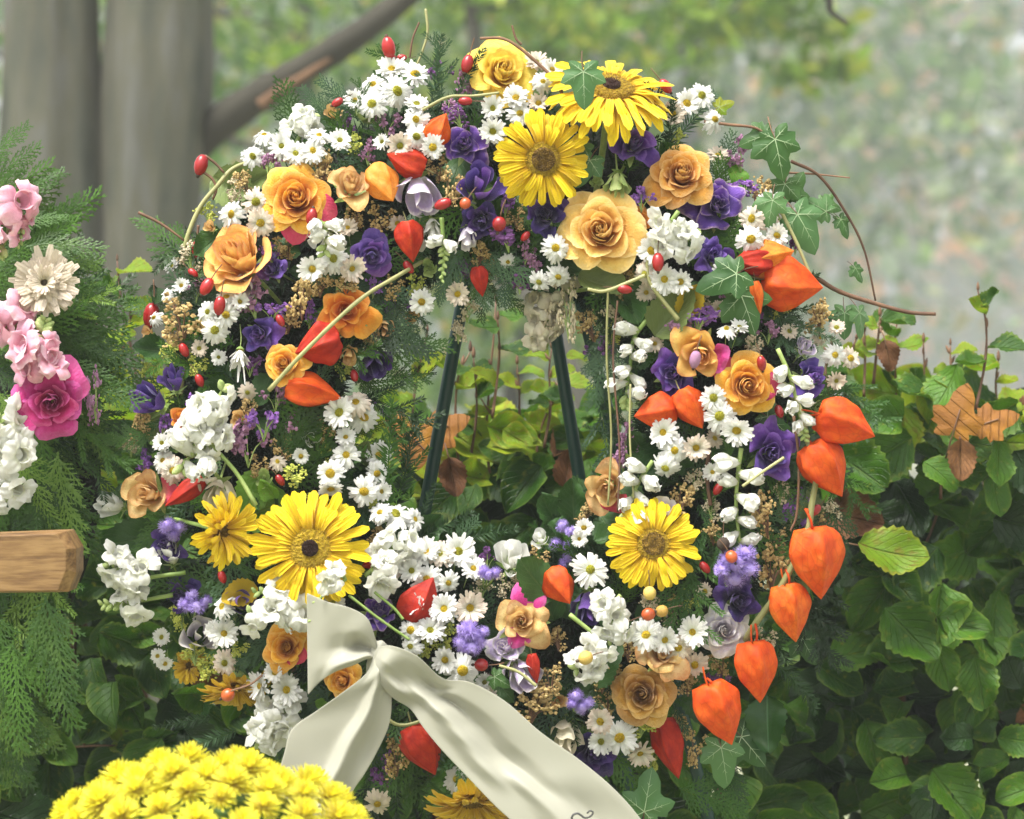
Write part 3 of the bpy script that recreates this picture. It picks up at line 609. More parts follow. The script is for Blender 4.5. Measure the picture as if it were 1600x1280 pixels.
# ------------------------------------------------------------------ the wreath body
wreath = thing('flower_wreath', 'large round funeral wreath of evergreen sprigs under mixed flowers', 'wreath', P(RC[0], RC[1], 0)); wo = P(RC[0], RC[1], 0)
WI = Matrix.Translation(-wo)
def torus(u, v):
    a = u * 2 * math.pi; b = v * 2 * math.pi; rr = (115 + 9 * math.sin(a * 7 + b * 2) + 7 * math.sin(a * 17 - b * 3)) * mpp(); R = RR * mpp()
    return (math.cos(a) * (R + rr * math.cos(b)), .01 + rr * .42 * math.sin(b), math.sin(a) * (R + rr * math.cos(b)))
put('moss_ring', mesh('moss_ring', *grid(torus, 90, 17)), M['straw'], wreath)
V = []; F = []
for k in range(26000):
    a = rs.uniform(0, 6.2832); b_ = rs.uniform(math.pi * .9, math.pi * 2.1); R = RR * mpp(); rr = 122 * mpp(); n_ = np.array([math.cos(a) * math.cos(b_), math.sin(b_) * .6, math.sin(a) * math.cos(b_)])
    c = np.array([math.cos(a) * R, .01, math.sin(a) * R]) + n_ * rr * np.array([1, .75, 1]); d = n_ + rs.normal(size=3) * .8; d /= np.linalg.norm(d); kite(V, F, c, d, rs.uniform(.010, .022), .0011, rs.normal(size=3))
put('fir_needles', mesh('fir_needles', V, F, np.zeros((len(V), 2)), False), M['fir'], wreath, stuff=True)
def sprig(px, py, ang, L, kind, mat, y=None, tilt=.25, nrm=None):
    y = surf(px, py) * .8 + .012 if y is None else y; a = math.radians(ang)
    d = Vector((math.cos(a), -tilt, math.sin(a))); me = random.choice({'cedar': cedar_v, 'fir': fir_v, 'fern': fern_v}[kind])
    s = L * mpp(y); put(kind + '_sprig', me, M[mat], wreath, WI @ basis(d, nrm or (U(-.4, .4), -1, U(-.1, .6)), P(px, py, y), (s, s, s)))
for k in range(235):
    a = k / 235 * 360 * 7.0 + U(-8, 8); q = U(-.82, .78); r = RR + q * RT; px = RC[0] + r * math.cos(math.radians(a)); py = RC[1] - r * math.sin(math.radians(a))
    out = a if q > 0 else a + 180
    ang = out + U(-55, 55)
    kind = random.choice(['cedar', 'cedar', 'fir', 'fern']); mt = {'cedar': random.choice(['cedar', 'cedar', 'bluefir']), 'fir': random.choice(['fir', 'fir', 'bluefir']), 'fern': random.choice(['fern', 'fir', 'cedar'])}[kind]
    sprig(px, py, ang, U(85, 150) if q > -.3 else U(50, 80), kind, mt, tilt=.5 if abs(q) < .5 else .12)
for (px, py, ang, L, kind, mt) in [(675, 175, 80, 120, 'fir', 'bluefir'), (690, 160, 95, 110, 'fern', 'bluefir'), (705, 170, 65, 105, 'fir', 'fir'), (560, 190, 120, 90, 'cedar', 'bluefir'), (575, 200, 100, 80, 'fern', 'fern'), (610, 200, 75, 70, 'fern', 'bluefir'), (520, 185, 140, 70, 'cedar', 'bluefir'), (600, 220, 120, 80, 'fern', 'fern'), (540, 240, 100, 70, 'fern', 'fern'),
        (430, 720, 60, 130, 'cedar', 'cedar'), (520, 740, 135, 140, 'cedar', 'cedar'), (500, 730, 110, 130, 'cedar', 'cedar'), (560, 700, 20, 90, 'fern', 'fern'), (600, 820, 85, 190, 'fir', 'fern'), (620, 790, 75, 150, 'fir', 'fir'), (640, 780, 95, 140, 'fern', 'fern'), (640, 850, 30, 110, 'fir', 'fir'), (690, 850, 15, 120, 'fir', 'fir'), (650, 830, 70, 80, 'fir', 'fir'),
        (570, 500, -20, 120, 'cedar', 'fir'), (580, 540, -10, 125, 'cedar', 'cedar'), (570, 600, 5, 105, 'cedar', 'cedar'), (560, 620, -20, 140, 'fern', 'fir'), (600, 460, -50, 105, 'cedar', 'fir'), (590, 640, -30, 80, 'fern', 'cedar'), (610, 590, 5, 75, 'fern', 'fir'),
        (740, 395, -70, 90, 'cedar', 'bluefir'), (760, 390, -45, 100, 'cedar', 'bluefir'), (720, 390, -110, 90, 'cedar', 'bluefir'), (790, 400, -80, 80, 'cedar', 'bluefir'), (870, 380, -30, 100, 'fir', 'fir'), (1090, 830, -100, 150, 'fern', 'fern'), (1075, 860, -80, 150, 'fern', 'fern'), (1060, 900, -95, 120, 'cedar', 'fern'), (1105, 800, 70, 120, 'fern', 'fern'), (1090, 790, -60, 110, 'fern', 'fern'),
        (1200, 480, -40, 100, 'fir', 'bluefir'), (1215, 470, -80, 90, 'fern', 'bluefir'), (1230, 500, -20, 90, 'fir', 'bluefir'), (1260, 900, -75, 150, 'fern', 'fir'), (1240, 930, -60, 140, 'fern', 'fir'), (1210, 1000, -60, 130, 'fir', 'fir'), (1180, 1010, -40, 130, 'fir', 'fir'), (1300, 780, -85, 120, 'cedar', 'cedar'), (1290, 700, -60, 130, 'fern', 'fern'), (1310, 600, -40, 110, 'fern', 'fern'), (1100, 1200, -50, 120, 'cedar', 'fern'), (1060, 1230, -20, 110, 'cedar', 'fern'), (1130, 1180, -80, 90, 'cedar', 'fir'),
        (330, 1120, 190, 90, 'fir', 'fir'), (370, 1140, 200, 110, 'fir', 'bluefir'), (400, 1160, 230, 100, 'fir', 'fir'), (620, 1230, -90, 120, 'fir', 'fir'), (640, 1200, -70, 120, 'fir', 'cedar'), (580, 1200, -100, 110, 'fern', 'fir'), (880, 1230, -60, 110, 'cedar', 'fir'), (240, 680, 190, 80, 'cedar', 'cedar'), (250, 880, 200, 90, 'fir', 'fir'), (360, 880, -20, 90, 'fern', 'fern'), (560, 910, -10, 100, 'fir', 'fir'), (935, 620, -80, 130, 'fern', 'bluefir'), (955, 480, -90, 130, 'fern', 'fir'), (945, 530, -95, 100, 'cedar', 'bluefir')]:
    sprig(px, py, ang, L, kind, mt, y=surf(px, py) - .002)
for k in range(75):
    a = U(0, 6.28); q = U(-.9, .95); r = RR + q * RT; px = RC[0] + r * math.cos(a); py = RC[1] - r * math.sin(a); y = surf(px, py) * .75
    d = Vector((U(-1, 1), U(-.5, 0), U(-1, .8))); s = U(50, 80) * mpp()
    put('leaf', random.choice(leaf_v), M['leafdark'], wreath, WI @ basis(d, (U(-.5, .5), -1, U(0, .8)), P(px, py, y), s))
for (px, py, ang, L, mt, y) in [(405, 800, 200, 110, 'leafbright', -.07), (395, 770, 250, 80, 'leafbright', -.075), (205, 845, 190, 95, 'leafdark', -.01), (300, 975, -90, 90, 'beech', -.02), (395, 285, 20, 85, 'leafolive', -.005), (370, 300, -35, 90, 'leafolive', 0), (850, 930, 110, 95, 'leafdark', -.09), (835, 905, 130, 90, 'leafdark', -.095), (940, 445, -20, 80, 'leafolive', -.08), (1055, 490, 50, 95, 'leafolive', -.085), (1075, 465, 60, 60, 'ochreleaf', -.09), (375, 930, 200, 60, 'ochreleaf', -.08),
        (1240, 800, -80, 110, 'leafolive', -.03), (1245, 900, 260, 100, 'leafolive', -.03), (280, 690, 170, 60, 'beech', -.05), (235, 660, 120, 60, 'leafolive', -.02), (975, 470, -60, 90, 'leafdark', -.07), (1200, 1130, -90, 90, 'ivy', -.03), (945, 1040, 60, 80, 'leafdark', -.08)]:
    a = math.radians(ang); d = Vector((math.cos(a), -.25, math.sin(a))); s = L * mpp(y); c = P(px, py, y) - d.normalized() * s * .5
    put('leaf', random.choice(leaf_v), M[mt], wreath, WI @ basis(d, (U(-.4, .4), -1, U(.1, .5)), c, s))
# ------------------------------------------------------------------ labels: every flower is told by what stands next to it
OCC = []
REFS = []                                      # short name, px, py
ITEMS = []                                     # (object, description, px, py)
def ref(name, px, py): REFS.append((name, px, py))
DIRN = ['right of', 'above right of', 'above', 'above left of', 'left of', 'below left of', 'below', 'below right of']
def dirof(px, py, r):
    dx, dy = px - r[1], r[2] - py; return int(round(math.degrees(math.atan2(dy, dx)) / 45)) % 8, math.hypot(dx, dy)
def label_all():
    used = set()
    for (o, desc, px, py) in ITEMS:
        same = [(a, b) for (p, d2, a, b) in ITEMS if d2 == desc and p is not o]
        rf = sorted([r for r in REFS if dirof(px, py, r)[1] > 14], key=lambda r: dirof(px, py, r)[1])[:9]
        best = None
        def clash(conds, rad):
            c = 0
            for (a, b) in same:
                if all(dirof(a, b, r)[0] == dr and dirof(a, b, r)[1] < rad for dr, r in conds): c += 1
            return c
        for r in rf[:4]:
            dr, ds = dirof(px, py, r)
            if clash([(dr, r)], 330) == 0: best = f"{desc} {DIRN[dr]} {r[0]}"; break
        if not best or best in used:
            best = None
            for i in range(len(rf)):
                for j in range(i + 1, len(rf)):
                    d1 = dirof(px, py, rf[i])[0]; d2 = dirof(px, py, rf[j])[0]; lb = f"{desc} {DIRN[d1]} {rf[i][0]} and {DIRN[d2]} {rf[j][0]}"
                    if len(lb.split()) <= 16 and lb not in used and clash([(d1, rf[i]), (d2, rf[j])], 330) == 0: best = lb; break
                if best: break
        if not best:
            near = [q for q in same if math.hypot(q[0] - px, q[1] - py) < 70]; r = rf[0]; cx = sum(q[0] for q in near) / max(1, len(near)); cy = sum(q[1] for q in near) / max(1, len(near))
            wd = ('leftmost' if px < cx else 'rightmost') if abs(px - cx) > abs(py - cy) else ('upper' if py < cy else 'lower')
            best = f"{wd} {desc} {DIRN[dirof(px, py, r)[0]]} {r[0]}"
            if best in used: best = f"{wd} {desc} near {r[0]} and {rf[1][0]}"
        used.add(best); o['label'] = best

# ------------------------------------------------------------------ flower shapes (unit diameter, +Z is the way they face)
def rose_set(seed, n=24, openness=1.0, ruffle=.012, height=.50, inner=.035, point=.05, win=1.25, wout=.82, notch=0, k0=1.0):
    r_ = random.Random(seed); out = []; raw = []
    for i in range(n):
        f = i / (n - 1); phi = i * 2.399 + r_.uniform(-.25, .25); r = inner + .30 * f ** k0; w = (win + (wout - win) * f ** .6) * r_.uniform(.88, 1.12); h = height * (1 - .36 * f ** 1.3) * r_.uniform(.92, 1.07)
        g = max(0.0, (f - .42) / .58); op = openness * g ** 1.1 * r_.uniform(.8, 1.2); ph = r_.uniform(0, 6); ph2 = r_.uniform(0, 6); cu = r_.uniform(.6, 1.5) * op; tl = r_.uniform(-.10, .10)
        def fn(u, v):
            s = u * 2 - 1; t = v * (1 - .22 * abs(s) ** 3.0) * (1 + point * g * max(0, 1 - abs(s) * 1.5) ** 1.5 * v)
            wd = w * (.40 + .60 * min(1, t * 1.4) ** .7)
            rr = r * (.25 + .75 * t ** .5) * (1 + (.13 + tl) * s) + op * .26 * t ** 2 + cu * .40 * max(0, t - .70) ** 1.5 - .018 * (1 - g) * max(0, t - .75) * 4
            z = h * t - op * .20 * t ** 2.2 - cu * .85 * max(0, t - .76) ** 1.4 + .02 * s * (1 - g)
            rf = ruffle * t ** 3 * (.4 + g); rr += rf * math.sin(s * 4.5 + ph) - g * .05 * abs(s) ** 2.2 * t; z += rf * 1.3 * math.sin(s * 6 + ph2) + g * .035 * abs(s) ** 2 * t
            a = phi + s * wd; return (rr * math.cos(a), rr * math.sin(a), z)
        raw.append(grid(fn, 11, 10))
    R = max(math.hypot(v[0], v[1]) for g in raw for v in g[0]); k = .5 / R
    return [mesh('petal_shape', np.array(V) * k, F, T) for V, F, T in raw], k * height
ROSE = {'full': [rose_set(s, 34, .85, .018, .5, .022) for s in (1, 2, 3, 16)], 'cup': [rose_set(s, 24, .45, .02, .62, .03) for s in (4, 5)], 'wild': [rose_set(s, 22, .95, .045, .42, .05, .02) for s in (6, 7)],
        'dry': [rose_set(s, 15, .6, .03, .62, .05, .06) for s in (8, 9)], 'lis': [rose_set(s, 15, .8, .075, .58, .05, .0, 1.4, .9, k0=.9) for s in (10, 11, 12)], 'bell': [rose_set(s, 7, .25, .03, .8, .12, .02, 1.2, .8, k0=.7) for s in (13, 14)],
        'pom': [rose_set(s, 30, 1.1, .008, .35, .05, .0, .8, .3, k0=.9) for s in (15,)]}
sepal = MB()
for k in range(5):
    a = k * 1.2566
    def fn(u, v, a=a):
        s = (u * 2 - 1) * .07 * (1 - v) ** .6; r = .05 + .3 * v; return (r * math.cos(a) - s * math.sin(a), r * math.sin(a) + s * math.cos(a), -.02 + .12 * v)
    sepal.add(*grid(fn, 3, 6))
lathe(sepal, [(0, -.12), (.06, -.1), (.08, -.03), (.05, .03)], 8)
sepal = sepal.mesh('sepal_shape')
stub = MB(); tube(stub, [(0, 0, -.05), (.02, .01, -.5), (.05, .0, -1.1)], .03, .025, 5, 6); stub = stub.mesh('stalk_shape')
def flower(kind, px, py, d, mat, desc, cat_, name='rose', face=None, zs=1.0, lift=.012, rf=None, roll=None, y=None, special=None, back=False, label=None, stem=True):
    fc = face_dir(*(face or auto_face(px, py, .12)), back); yy = (surf(px, py) - lift) if y is None else y; D = d * mpp(yy)
    OCC.append((px, py, d * .5)); petals, hz_ = random.choice(ROSE[kind]); D *= 1.26 if kind != 'bell' else 1.18; loc = P(px, py, yy) - fc * D * hz_ * zs * .45
    t = thing(name, label or desc, cat_, M=zbasis(fc, loc, (D, D, D * zs), U(0, 6.28) if roll is None else roll))
    for i, me in enumerate(petals):
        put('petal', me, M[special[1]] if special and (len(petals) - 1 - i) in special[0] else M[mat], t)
    put('sepals', sepal, M['stem'], t, Matrix.Translation((0, 0, -.07)))
    if stem: put('stalk', stub, M['stem'], t)
    if rf: ref(rf, px, py)
    if not label: ITEMS.append((t, desc, px, py))
    return t
# gerbera
def gpetal(seed, L0=.5, w0=.042):
    r_ = random.Random(seed); bend = r_.uniform(-.16, .05); tw = r_.uniform(-.4, .4); notch = r_.uniform(0, .02)
    def fn(u, v):
        s = u * 2 - 1; w = w0 * (.45 + .62 * v ** .6) * (1 if v < .8 else math.sqrt(max(0, 1 - ((v - .8) / .21) ** 2)) * .95 + .05)
        y = .12 + (L0 - .12) * v - notch * abs(math.cos(s * 3.14)) * (v > .9); x = s * w; z = .05 + .06 * math.sin(v * 2.4) + bend * v * v * .9 + .007 * math.cos(s * math.pi * 2) * math.sin(v * 3) + tw * x * v
        return (x, y, z)
    return mesh('ray_shape', *grid(fn, 7, 9))
GP = [gpetal(k) for k in range(6)]; GPs = [gpetal(k + 9, .38, .036) for k in range(4)]
gfl = MB()
for k in range(320):
    a = k * 2.39996; r = .065 + .115 * (k / 320) ** .6; d = np.array([math.cos(a), math.sin(a), 0]); V = []; F = []
    kite(V, F, d * r + np.array([0, 0, .10]), (d * .8 + [0, 0, .75]) / 1.1, .026 + .02 * (k % 5 == 0), .005, (-d[0], -d[1], .5)); gfl.add(V, F)
lathe(gfl, [(.18, .03), (.185, .085), (.15, .115), (.05, .11)], 24); gfl = gfl.mesh('florets_shape')
gcore = MB(); lathe(gcore, [(.075, .09), (.068, .125), (.045, .134), (0.0, .122)], 20)
for k in range(90):
    a = k * 2.39996; r = .07 * math.sqrt(k / 90); V = []; F = []
    c = np.array([r * math.cos(a), r * math.sin(a), .132]); 
    V = [c + [.006, 0, 0], c + [0, .006, 0], c + [-.006, 0, 0], c + [0, -.006, 0], c + [0, 0, .012]]; gcore.add(V, [(0, 1, 4), (1, 2, 4), (2, 3, 4), (3, 0, 4)])
gcore = gcore.mesh('core_shape')
gback = MB(); lathe(gback, [(.02, -.12), (.09, -.1), (.14, -.03), (.17, .04)], 16); gback = gback.mesh('gerbera_calyx_shape')
def gerbera(px, py, d, face, label, rf, lift=.03, droop=0.0, eye='gcore', mat='gerbera', n=(32, 26), y=None, mess=.06, back=False, skip=()):
    fc = face_dir(*face, back); yy = surf(px, py) - lift if y is None else y; D = d * mpp(yy)
    t = thing('gerbera', label, 'gerbera', M=zbasis(fc, P(px, py, yy), D, U(0, 6)))
    for row, (cnt, pool, z, el) in enumerate(((n[0], GP, 0, -.10), (n[1], GP, .012, .0), (20, GPs, .015, .08))):
        for k in range(cnt):
            a = (k + row * .37) / cnt * 6.2832 + U(-mess, mess); k_ = U(.92, 1.04)
            R_ = Matrix.Translation((0, 0, z)) @ Matrix.Rotation(a, 4, 'Z') @ Matrix.Rotation(el - droop * U(.6, 1.25) + U(-mess, mess), 4, 'X') @ Matrix.Rotation(U(-.25, .25), 4, 'Y') @ Matrix.Diagonal((1.0, k_, 1, 1))
            put('petal', random.choice(pool), M[mat], t, R_)
    put('florets', gfl, M['gfloret'], t); put('eye', gcore, M[eye], t, Matrix.Diagonal((1.75, 1.75, 1, 1)) if eye == 'gcore' else None); put('calyx', gback, M['stem'], t); put('stalk', stub, M['stem'], t)
    OCC.append((px, py, d * .5)); ref(rf, px, py); return t
gerbera(487, 858, 188, (-.05, .12), 'largest bright yellow gerbera with dark brown eye above the ribbon loop', 'the dark-eyed gerbera', .035, eye='gdark', mess=.04)
gerbera(847, 250, 152, (.12, -.05), 'ragged yellow gerbera with twisted petals right of the purple flowers at the top', 'the ragged gerbera', .035, mess=.14, droop=.1)
gerbera(952, 152, 205, (.12, .80), 'yellow gerbera tipped upwards behind an ivy leaf at the top', 'the ivy-topped gerbera', .045, droop=.12, eye='gdark')
gerbera(1020, 852, 148, (.02, .18), 'yellow gerbera with brown centre on the inner right of the wreath', 'the inner gerbera', .035, mess=.1, droop=.02)
gerbera(340, 828, 128, (.70, -.08), 'drooping half closed yellow gerbera seen from the side at left', 'the drooping gerbera', .05, mess=.28, droop=-.42)
gerbera(368, 1062, 125, (.1, -.9), 'dull yellow gerbera hanging face down at the lower left', 'the hanging gerbera', .0, mess=.06, droop=-.35, mat='gerberadark', y=-.03)
gerbera(300, 1042, 62, (-.5, .3), 'small half hidden yellow gerbera at the lower left edge', 'the half-hidden gerbera', .0, mess=.2, droop=-.3, mat='gerberadark', y=-.01)

gerbera(738, 1236, 165, (.1, -.86), 'dark yellow gerbera hanging behind the right ribbon tail at the bottom', 'the ribbon gerbera', .0, mess=.05, droop=-.3, mat='gerberadark', y=-.07)
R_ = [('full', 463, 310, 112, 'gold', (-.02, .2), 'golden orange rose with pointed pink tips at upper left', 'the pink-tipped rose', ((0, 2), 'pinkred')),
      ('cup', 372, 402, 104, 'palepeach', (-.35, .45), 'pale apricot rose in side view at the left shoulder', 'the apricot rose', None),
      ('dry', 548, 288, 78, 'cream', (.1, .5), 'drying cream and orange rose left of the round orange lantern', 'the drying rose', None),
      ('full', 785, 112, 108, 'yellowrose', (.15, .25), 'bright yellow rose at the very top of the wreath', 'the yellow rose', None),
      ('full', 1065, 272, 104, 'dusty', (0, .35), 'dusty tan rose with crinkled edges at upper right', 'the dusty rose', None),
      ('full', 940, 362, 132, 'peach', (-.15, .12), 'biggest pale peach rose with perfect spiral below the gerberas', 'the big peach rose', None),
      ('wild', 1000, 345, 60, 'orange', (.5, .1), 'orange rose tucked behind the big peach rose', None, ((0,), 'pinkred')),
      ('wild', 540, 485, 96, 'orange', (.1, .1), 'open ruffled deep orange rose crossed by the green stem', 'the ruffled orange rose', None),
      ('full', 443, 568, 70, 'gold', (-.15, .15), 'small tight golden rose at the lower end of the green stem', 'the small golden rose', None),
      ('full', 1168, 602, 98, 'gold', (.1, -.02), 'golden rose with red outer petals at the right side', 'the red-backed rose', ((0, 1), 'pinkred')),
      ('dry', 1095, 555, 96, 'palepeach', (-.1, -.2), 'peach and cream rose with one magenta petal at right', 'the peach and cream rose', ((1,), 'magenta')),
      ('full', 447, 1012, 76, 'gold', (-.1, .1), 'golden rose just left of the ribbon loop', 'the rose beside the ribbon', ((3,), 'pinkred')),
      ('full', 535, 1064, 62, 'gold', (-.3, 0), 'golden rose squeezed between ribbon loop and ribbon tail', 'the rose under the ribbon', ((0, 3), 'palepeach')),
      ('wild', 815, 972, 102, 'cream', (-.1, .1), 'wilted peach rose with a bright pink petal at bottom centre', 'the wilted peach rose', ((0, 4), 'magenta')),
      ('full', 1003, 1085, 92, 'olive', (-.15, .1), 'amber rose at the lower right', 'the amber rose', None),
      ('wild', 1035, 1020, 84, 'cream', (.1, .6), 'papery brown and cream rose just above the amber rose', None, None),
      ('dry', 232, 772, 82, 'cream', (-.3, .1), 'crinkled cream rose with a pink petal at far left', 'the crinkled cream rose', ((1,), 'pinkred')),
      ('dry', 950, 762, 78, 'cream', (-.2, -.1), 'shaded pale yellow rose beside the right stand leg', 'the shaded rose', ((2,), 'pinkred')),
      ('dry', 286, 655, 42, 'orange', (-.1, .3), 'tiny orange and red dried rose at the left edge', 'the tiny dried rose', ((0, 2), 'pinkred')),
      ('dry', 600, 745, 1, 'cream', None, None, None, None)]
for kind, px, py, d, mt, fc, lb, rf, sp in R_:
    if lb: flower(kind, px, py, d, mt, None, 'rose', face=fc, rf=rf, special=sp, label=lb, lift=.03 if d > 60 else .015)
L_ = [('lis', 725, 225, 80, 'edgepurple', (-.1, .1), 'purple lisianthus with pale rims right of the top daisies', 'the pale-rimmed lisianthus'),
      ('bell', 748, 290, 78, 'purple', (.1, .35), 'violet lisianthus in side view just left of the ragged gerbera', 'the side-on lisianthus'),
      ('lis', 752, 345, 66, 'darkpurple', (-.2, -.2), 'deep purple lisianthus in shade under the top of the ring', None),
      ('lis', 990, 225, 80, 'purple', (.1, .3), 'crumpled purple lisianthus under the ivy-topped gerbera', None),
      ('lis', 1122, 320, 98, 'edgepurple', (.05, .1), 'large purple lisianthus with cream crinkled edges at upper right', 'the cream-edged lisianthus'),
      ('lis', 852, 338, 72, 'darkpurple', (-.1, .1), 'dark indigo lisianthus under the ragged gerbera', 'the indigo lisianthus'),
      ('full', 582, 400, 66, 'purple', (.1, -.3), 'furled violet lisianthus like a rosebud left of the inner ring', 'the furled lisianthus'),
      ('lis', 1115, 400, 68, 'purple', (.2, .2), 'violet lisianthus above the two big ivy leaves', None),
      ('lis', 1052, 582, 84, 'purple', (-.2, 0), 'deep violet lisianthus left of the two right hand roses', 'the deep violet lisianthus'),
      ('lis', 1205, 708, 96, 'purple', (.1, 0), 'crumpled violet lisianthus beside the physalis branch', 'the crumpled lisianthus'),
      ('lis', 1268, 590, 70, 'purple', (.5, .2), 'purple lisianthus at the right rim of the wreath', 'the right rim lisianthus'),
      ('bell', 920, 948, 54, 'darkpurple', (0, -.7), 'dark purple lisianthus hanging under a large daisy', 'the hanging lisianthus'),
      ('lis', 425, 420, 54, 'purple', (-.3, .2), 'violet lisianthus tucked right of the apricot rose', None),
      ('lis', 405, 522, 64, 'purple', (-.2, 0), 'blue purple lisianthus above the small golden rose', 'the blue purple lisianthus'),
      ('bell', 583, 566, 56, 'darkpurple', (.2, -.5), 'dusky violet bell of lisianthus against dark cedar', 'the dusky bell'),
      ('lis', 1152, 938, 80, 'darkpurple', (.2, 0), 'dark violet lisianthus under the fluffy lilac flower', None),
      ('lis', 283, 932, 66, 'darkpurple', (-.3, 0), 'deep purple lisianthus at the lower left rim', 'the lower left lisianthus'),
      ('lis', 262, 852, 62, 'darkpurple', (-.3, .2), 'dark brownish purple lisianthus left of the drooping gerbera', None),
      ('bell', 232, 626, 62, 'purple', (-.6, .35), 'light violet lisianthus at the far left rim', 'the far left lisianthus'),
      ('bell', 272, 592, 46, 'purple', (-.1, .8), 'narrow violet lisianthus bud above the far left one', None),
      ('lis', 592, 955, 66, 'edgepurple', (.1, .5), 'purple lisianthus with pink stripes right of the ribbon loop', 'the striped lisianthus'),
      ('bell', 374, 940, 48, 'purple', (.4, .1), 'small purple lisianthus under a withered leaf at lower left', None),
      ('lis', 925, 1175, 84, 'darkpurple', (0, -.1), 'almost black lisianthus beside the right ribbon tail', 'the black lisianthus'),
      ('bell', 655, 300, 76, 'bicolor', (.15, -.55), 'nodding white and lilac lisianthus bell near the top', 'the nodding lilac bell'),
      ('full', 1132, 985, 78, 'lilac', (.05, .1), 'open pale lilac lisianthus like a rose at lower right', 'the lilac rosette'),
      ('lis', 790, 1012, 66, 'bicolor', (-.3, .4), 'white and lilac lisianthus under the wilted peach rose', 'the white-lilac bloom'),
      ('bell', 815, 1052, 60, 'bicolor', (.3, -.4), 'lilac lisianthus bell drooping below the wilted peach rose', None),
      ('bell', 310, 992, 62, 'lilac', (.2, .3), 'faded lilac and cream lisianthus at lower left', 'the faded lilac bloom'),
      ('bell', 730, 372, 36, 'lilac', (0, -.85), 'hanging cream lilac bud at the inner top of the ring', 'the hanging cream bud'),
      ('bell', 1032, 808, 62, 'lilac', (.1, .6), 'pinkish lilac lisianthus behind the inner gerbera', None),
      ('bell', 386, 448, 42, 'lilac', (-.1, -.3), 'pale closed lisianthus bud under the apricot rose', 'the pale closed bud'),
      ('bell', 800, 872, 60, 'white', (.1, .5), 'ivory lisianthus with lilac shadows at the inner bottom', 'the ivory bloom'),
      ('bell', 650, 372, 46, 'white', (-.1, -.7), 'left one of two hanging ivory bells by a red lantern', None),
      ('bell', 676, 358, 38, 'white', (.1, -.7), 'right one of two hanging ivory bells by a red lantern', None),
      ('bell', 512, 376, 54, 'white', (0, -.6), 'white hanging bell below the pink-tipped rose', 'the hanging white bell'),
      ('bell', 172, 790, 48, 'white', (-.75, .15), 'round white bud sticking out at the far left', 'the far left white bud'),
      ('bell', 965, 288, 42, 'bud', (0, -.8), 'fat pale green bud hanging between gerbera and dusty rose', 'the fat green bud'),
      ('bell', 600, 512, 32, 'cream', (0, -.5), 'papery beige bud below the ruffled orange rose', None),
      ('bell', 545, 555, 32, 'cream', (0, -.5), 'papery brown bud right of the wrinkled red lantern', None),
      ('bell', 340, 768, 62, 'driedwhite', (0, -.4), 'translucent dried white bloom above the drooping gerbera', 'the translucent bloom'),
      ('bell', 265, 865, 40, 'white', (-.15, .75), 'narrow upright white bloom left of the drooping gerbera', None),
      ('bell', 885, 1150, 60, 'driedwhite', (0, -.7), 'limp white bloom beside the right ribbon tail', None),
      ('bell', 440, 415, 1, 'white', None, None, None),
      ('bell', 1230, 330, 40, 'white', (.3, .3), 'white bloom peeping between ivy leaves at upper right', None),
      ('bell', 1258, 545, 36, 'bicolor', (.2, .3), 'lilac white bud above the right rim lisianthus', None)]
for kind, px, py, d, mt, fc, lb, rf in L_:
    if lb: flower(kind, px, py, d, mt, None, 'lisianthus' if 'bud' not in lb else 'bud', name='lisianthus' if 'bud' not in lb else 'flower_bud', face=fc, rf=rf, label=lb, lift=.02, zs=1.0 if kind != 'bell' else 1.15)

# daisies
def daisy_mesh(seed, rows, up, curl, miss=.06):
    r_ = random.Random(seed); mb = MB()
    for row in range(rows):
        n = 24 - row * 3
        for k in range(n):
            if r_.random() < miss: continue
            a = (k + row * .5) / n * 6.2832 + r_.uniform(-.12, .12); L = (.5 - row * .055) * r_.uniform(.76, 1.05); e = up + row * .16 + r_.uniform(-.2, .24); w = r_.uniform(.058, .075)
            tw = r_.uniform(-.3, .3)
            def fn(u, v):
                s = (u * 2 - 1); ww = w * (.55 + .5 * v) * (1 if v < .75 else .82 - (.4 * (v - .75) / .25))
                r = .1 + (L - .1) * v; z = .02 + row * .02 + (r - .1) * math.tan(e) - curl * v * v * .2 + s * tw * ww
                x = s * ww; return (r * math.cos(a) - x * math.sin(a), r * math.sin(a) + x * math.cos(a), z)
            mb.add(*grid(fn, 3, 5))
    return mb.mesh('daisy_shape')
DV = [daisy_mesh(k, 3, u_, c_) for k, (u_, c_) in enumerate(((.02, .3), (.1, .5), (.25, .2), (-.1, .5), (.35, .3), (-.25, .8), (.0, .9), (.5, .5), (.15, .1)))]; DC = [daisy_mesh(9, 3, .85, -.2)]
DO = [daisy_mesh(12, 2, .05, .3)]
deye = MB(); lathe(deye, [(.15, .0), (.145, .05), (.1, .085), (0.0, .10)], 12)
for k in range(46):
    a = k * 2.39996; r = .145 * math.sqrt(k / 46); z = .05 + .055 * (1 - (r / .145) ** 2); c = np.array([r * math.cos(a), r * math.sin(a), z]); e = .016
    deye.add([c + [e, 0, 0], c + [0, e, 0], c + [-e, 0, 0], c + [0, -e, 0], c + [0, 0, .03]], [(0, 1, 4), (1, 2, 4), (2, 3, 4), (3, 0, 4)])
deye = deye.mesh('daisy_eye_shape')
dcal = MB(); lathe(dcal, [(.02, -.2), (.1, -.16), (.17, -.06), (.2, .02)], 9); tube(dcal, [(0, 0, -.15), (.03, 0, -.6), (.0, .08, -1.3)], .02, .018, 5, 5); dcal = dcal.mesh('daisy_calyx_shape')
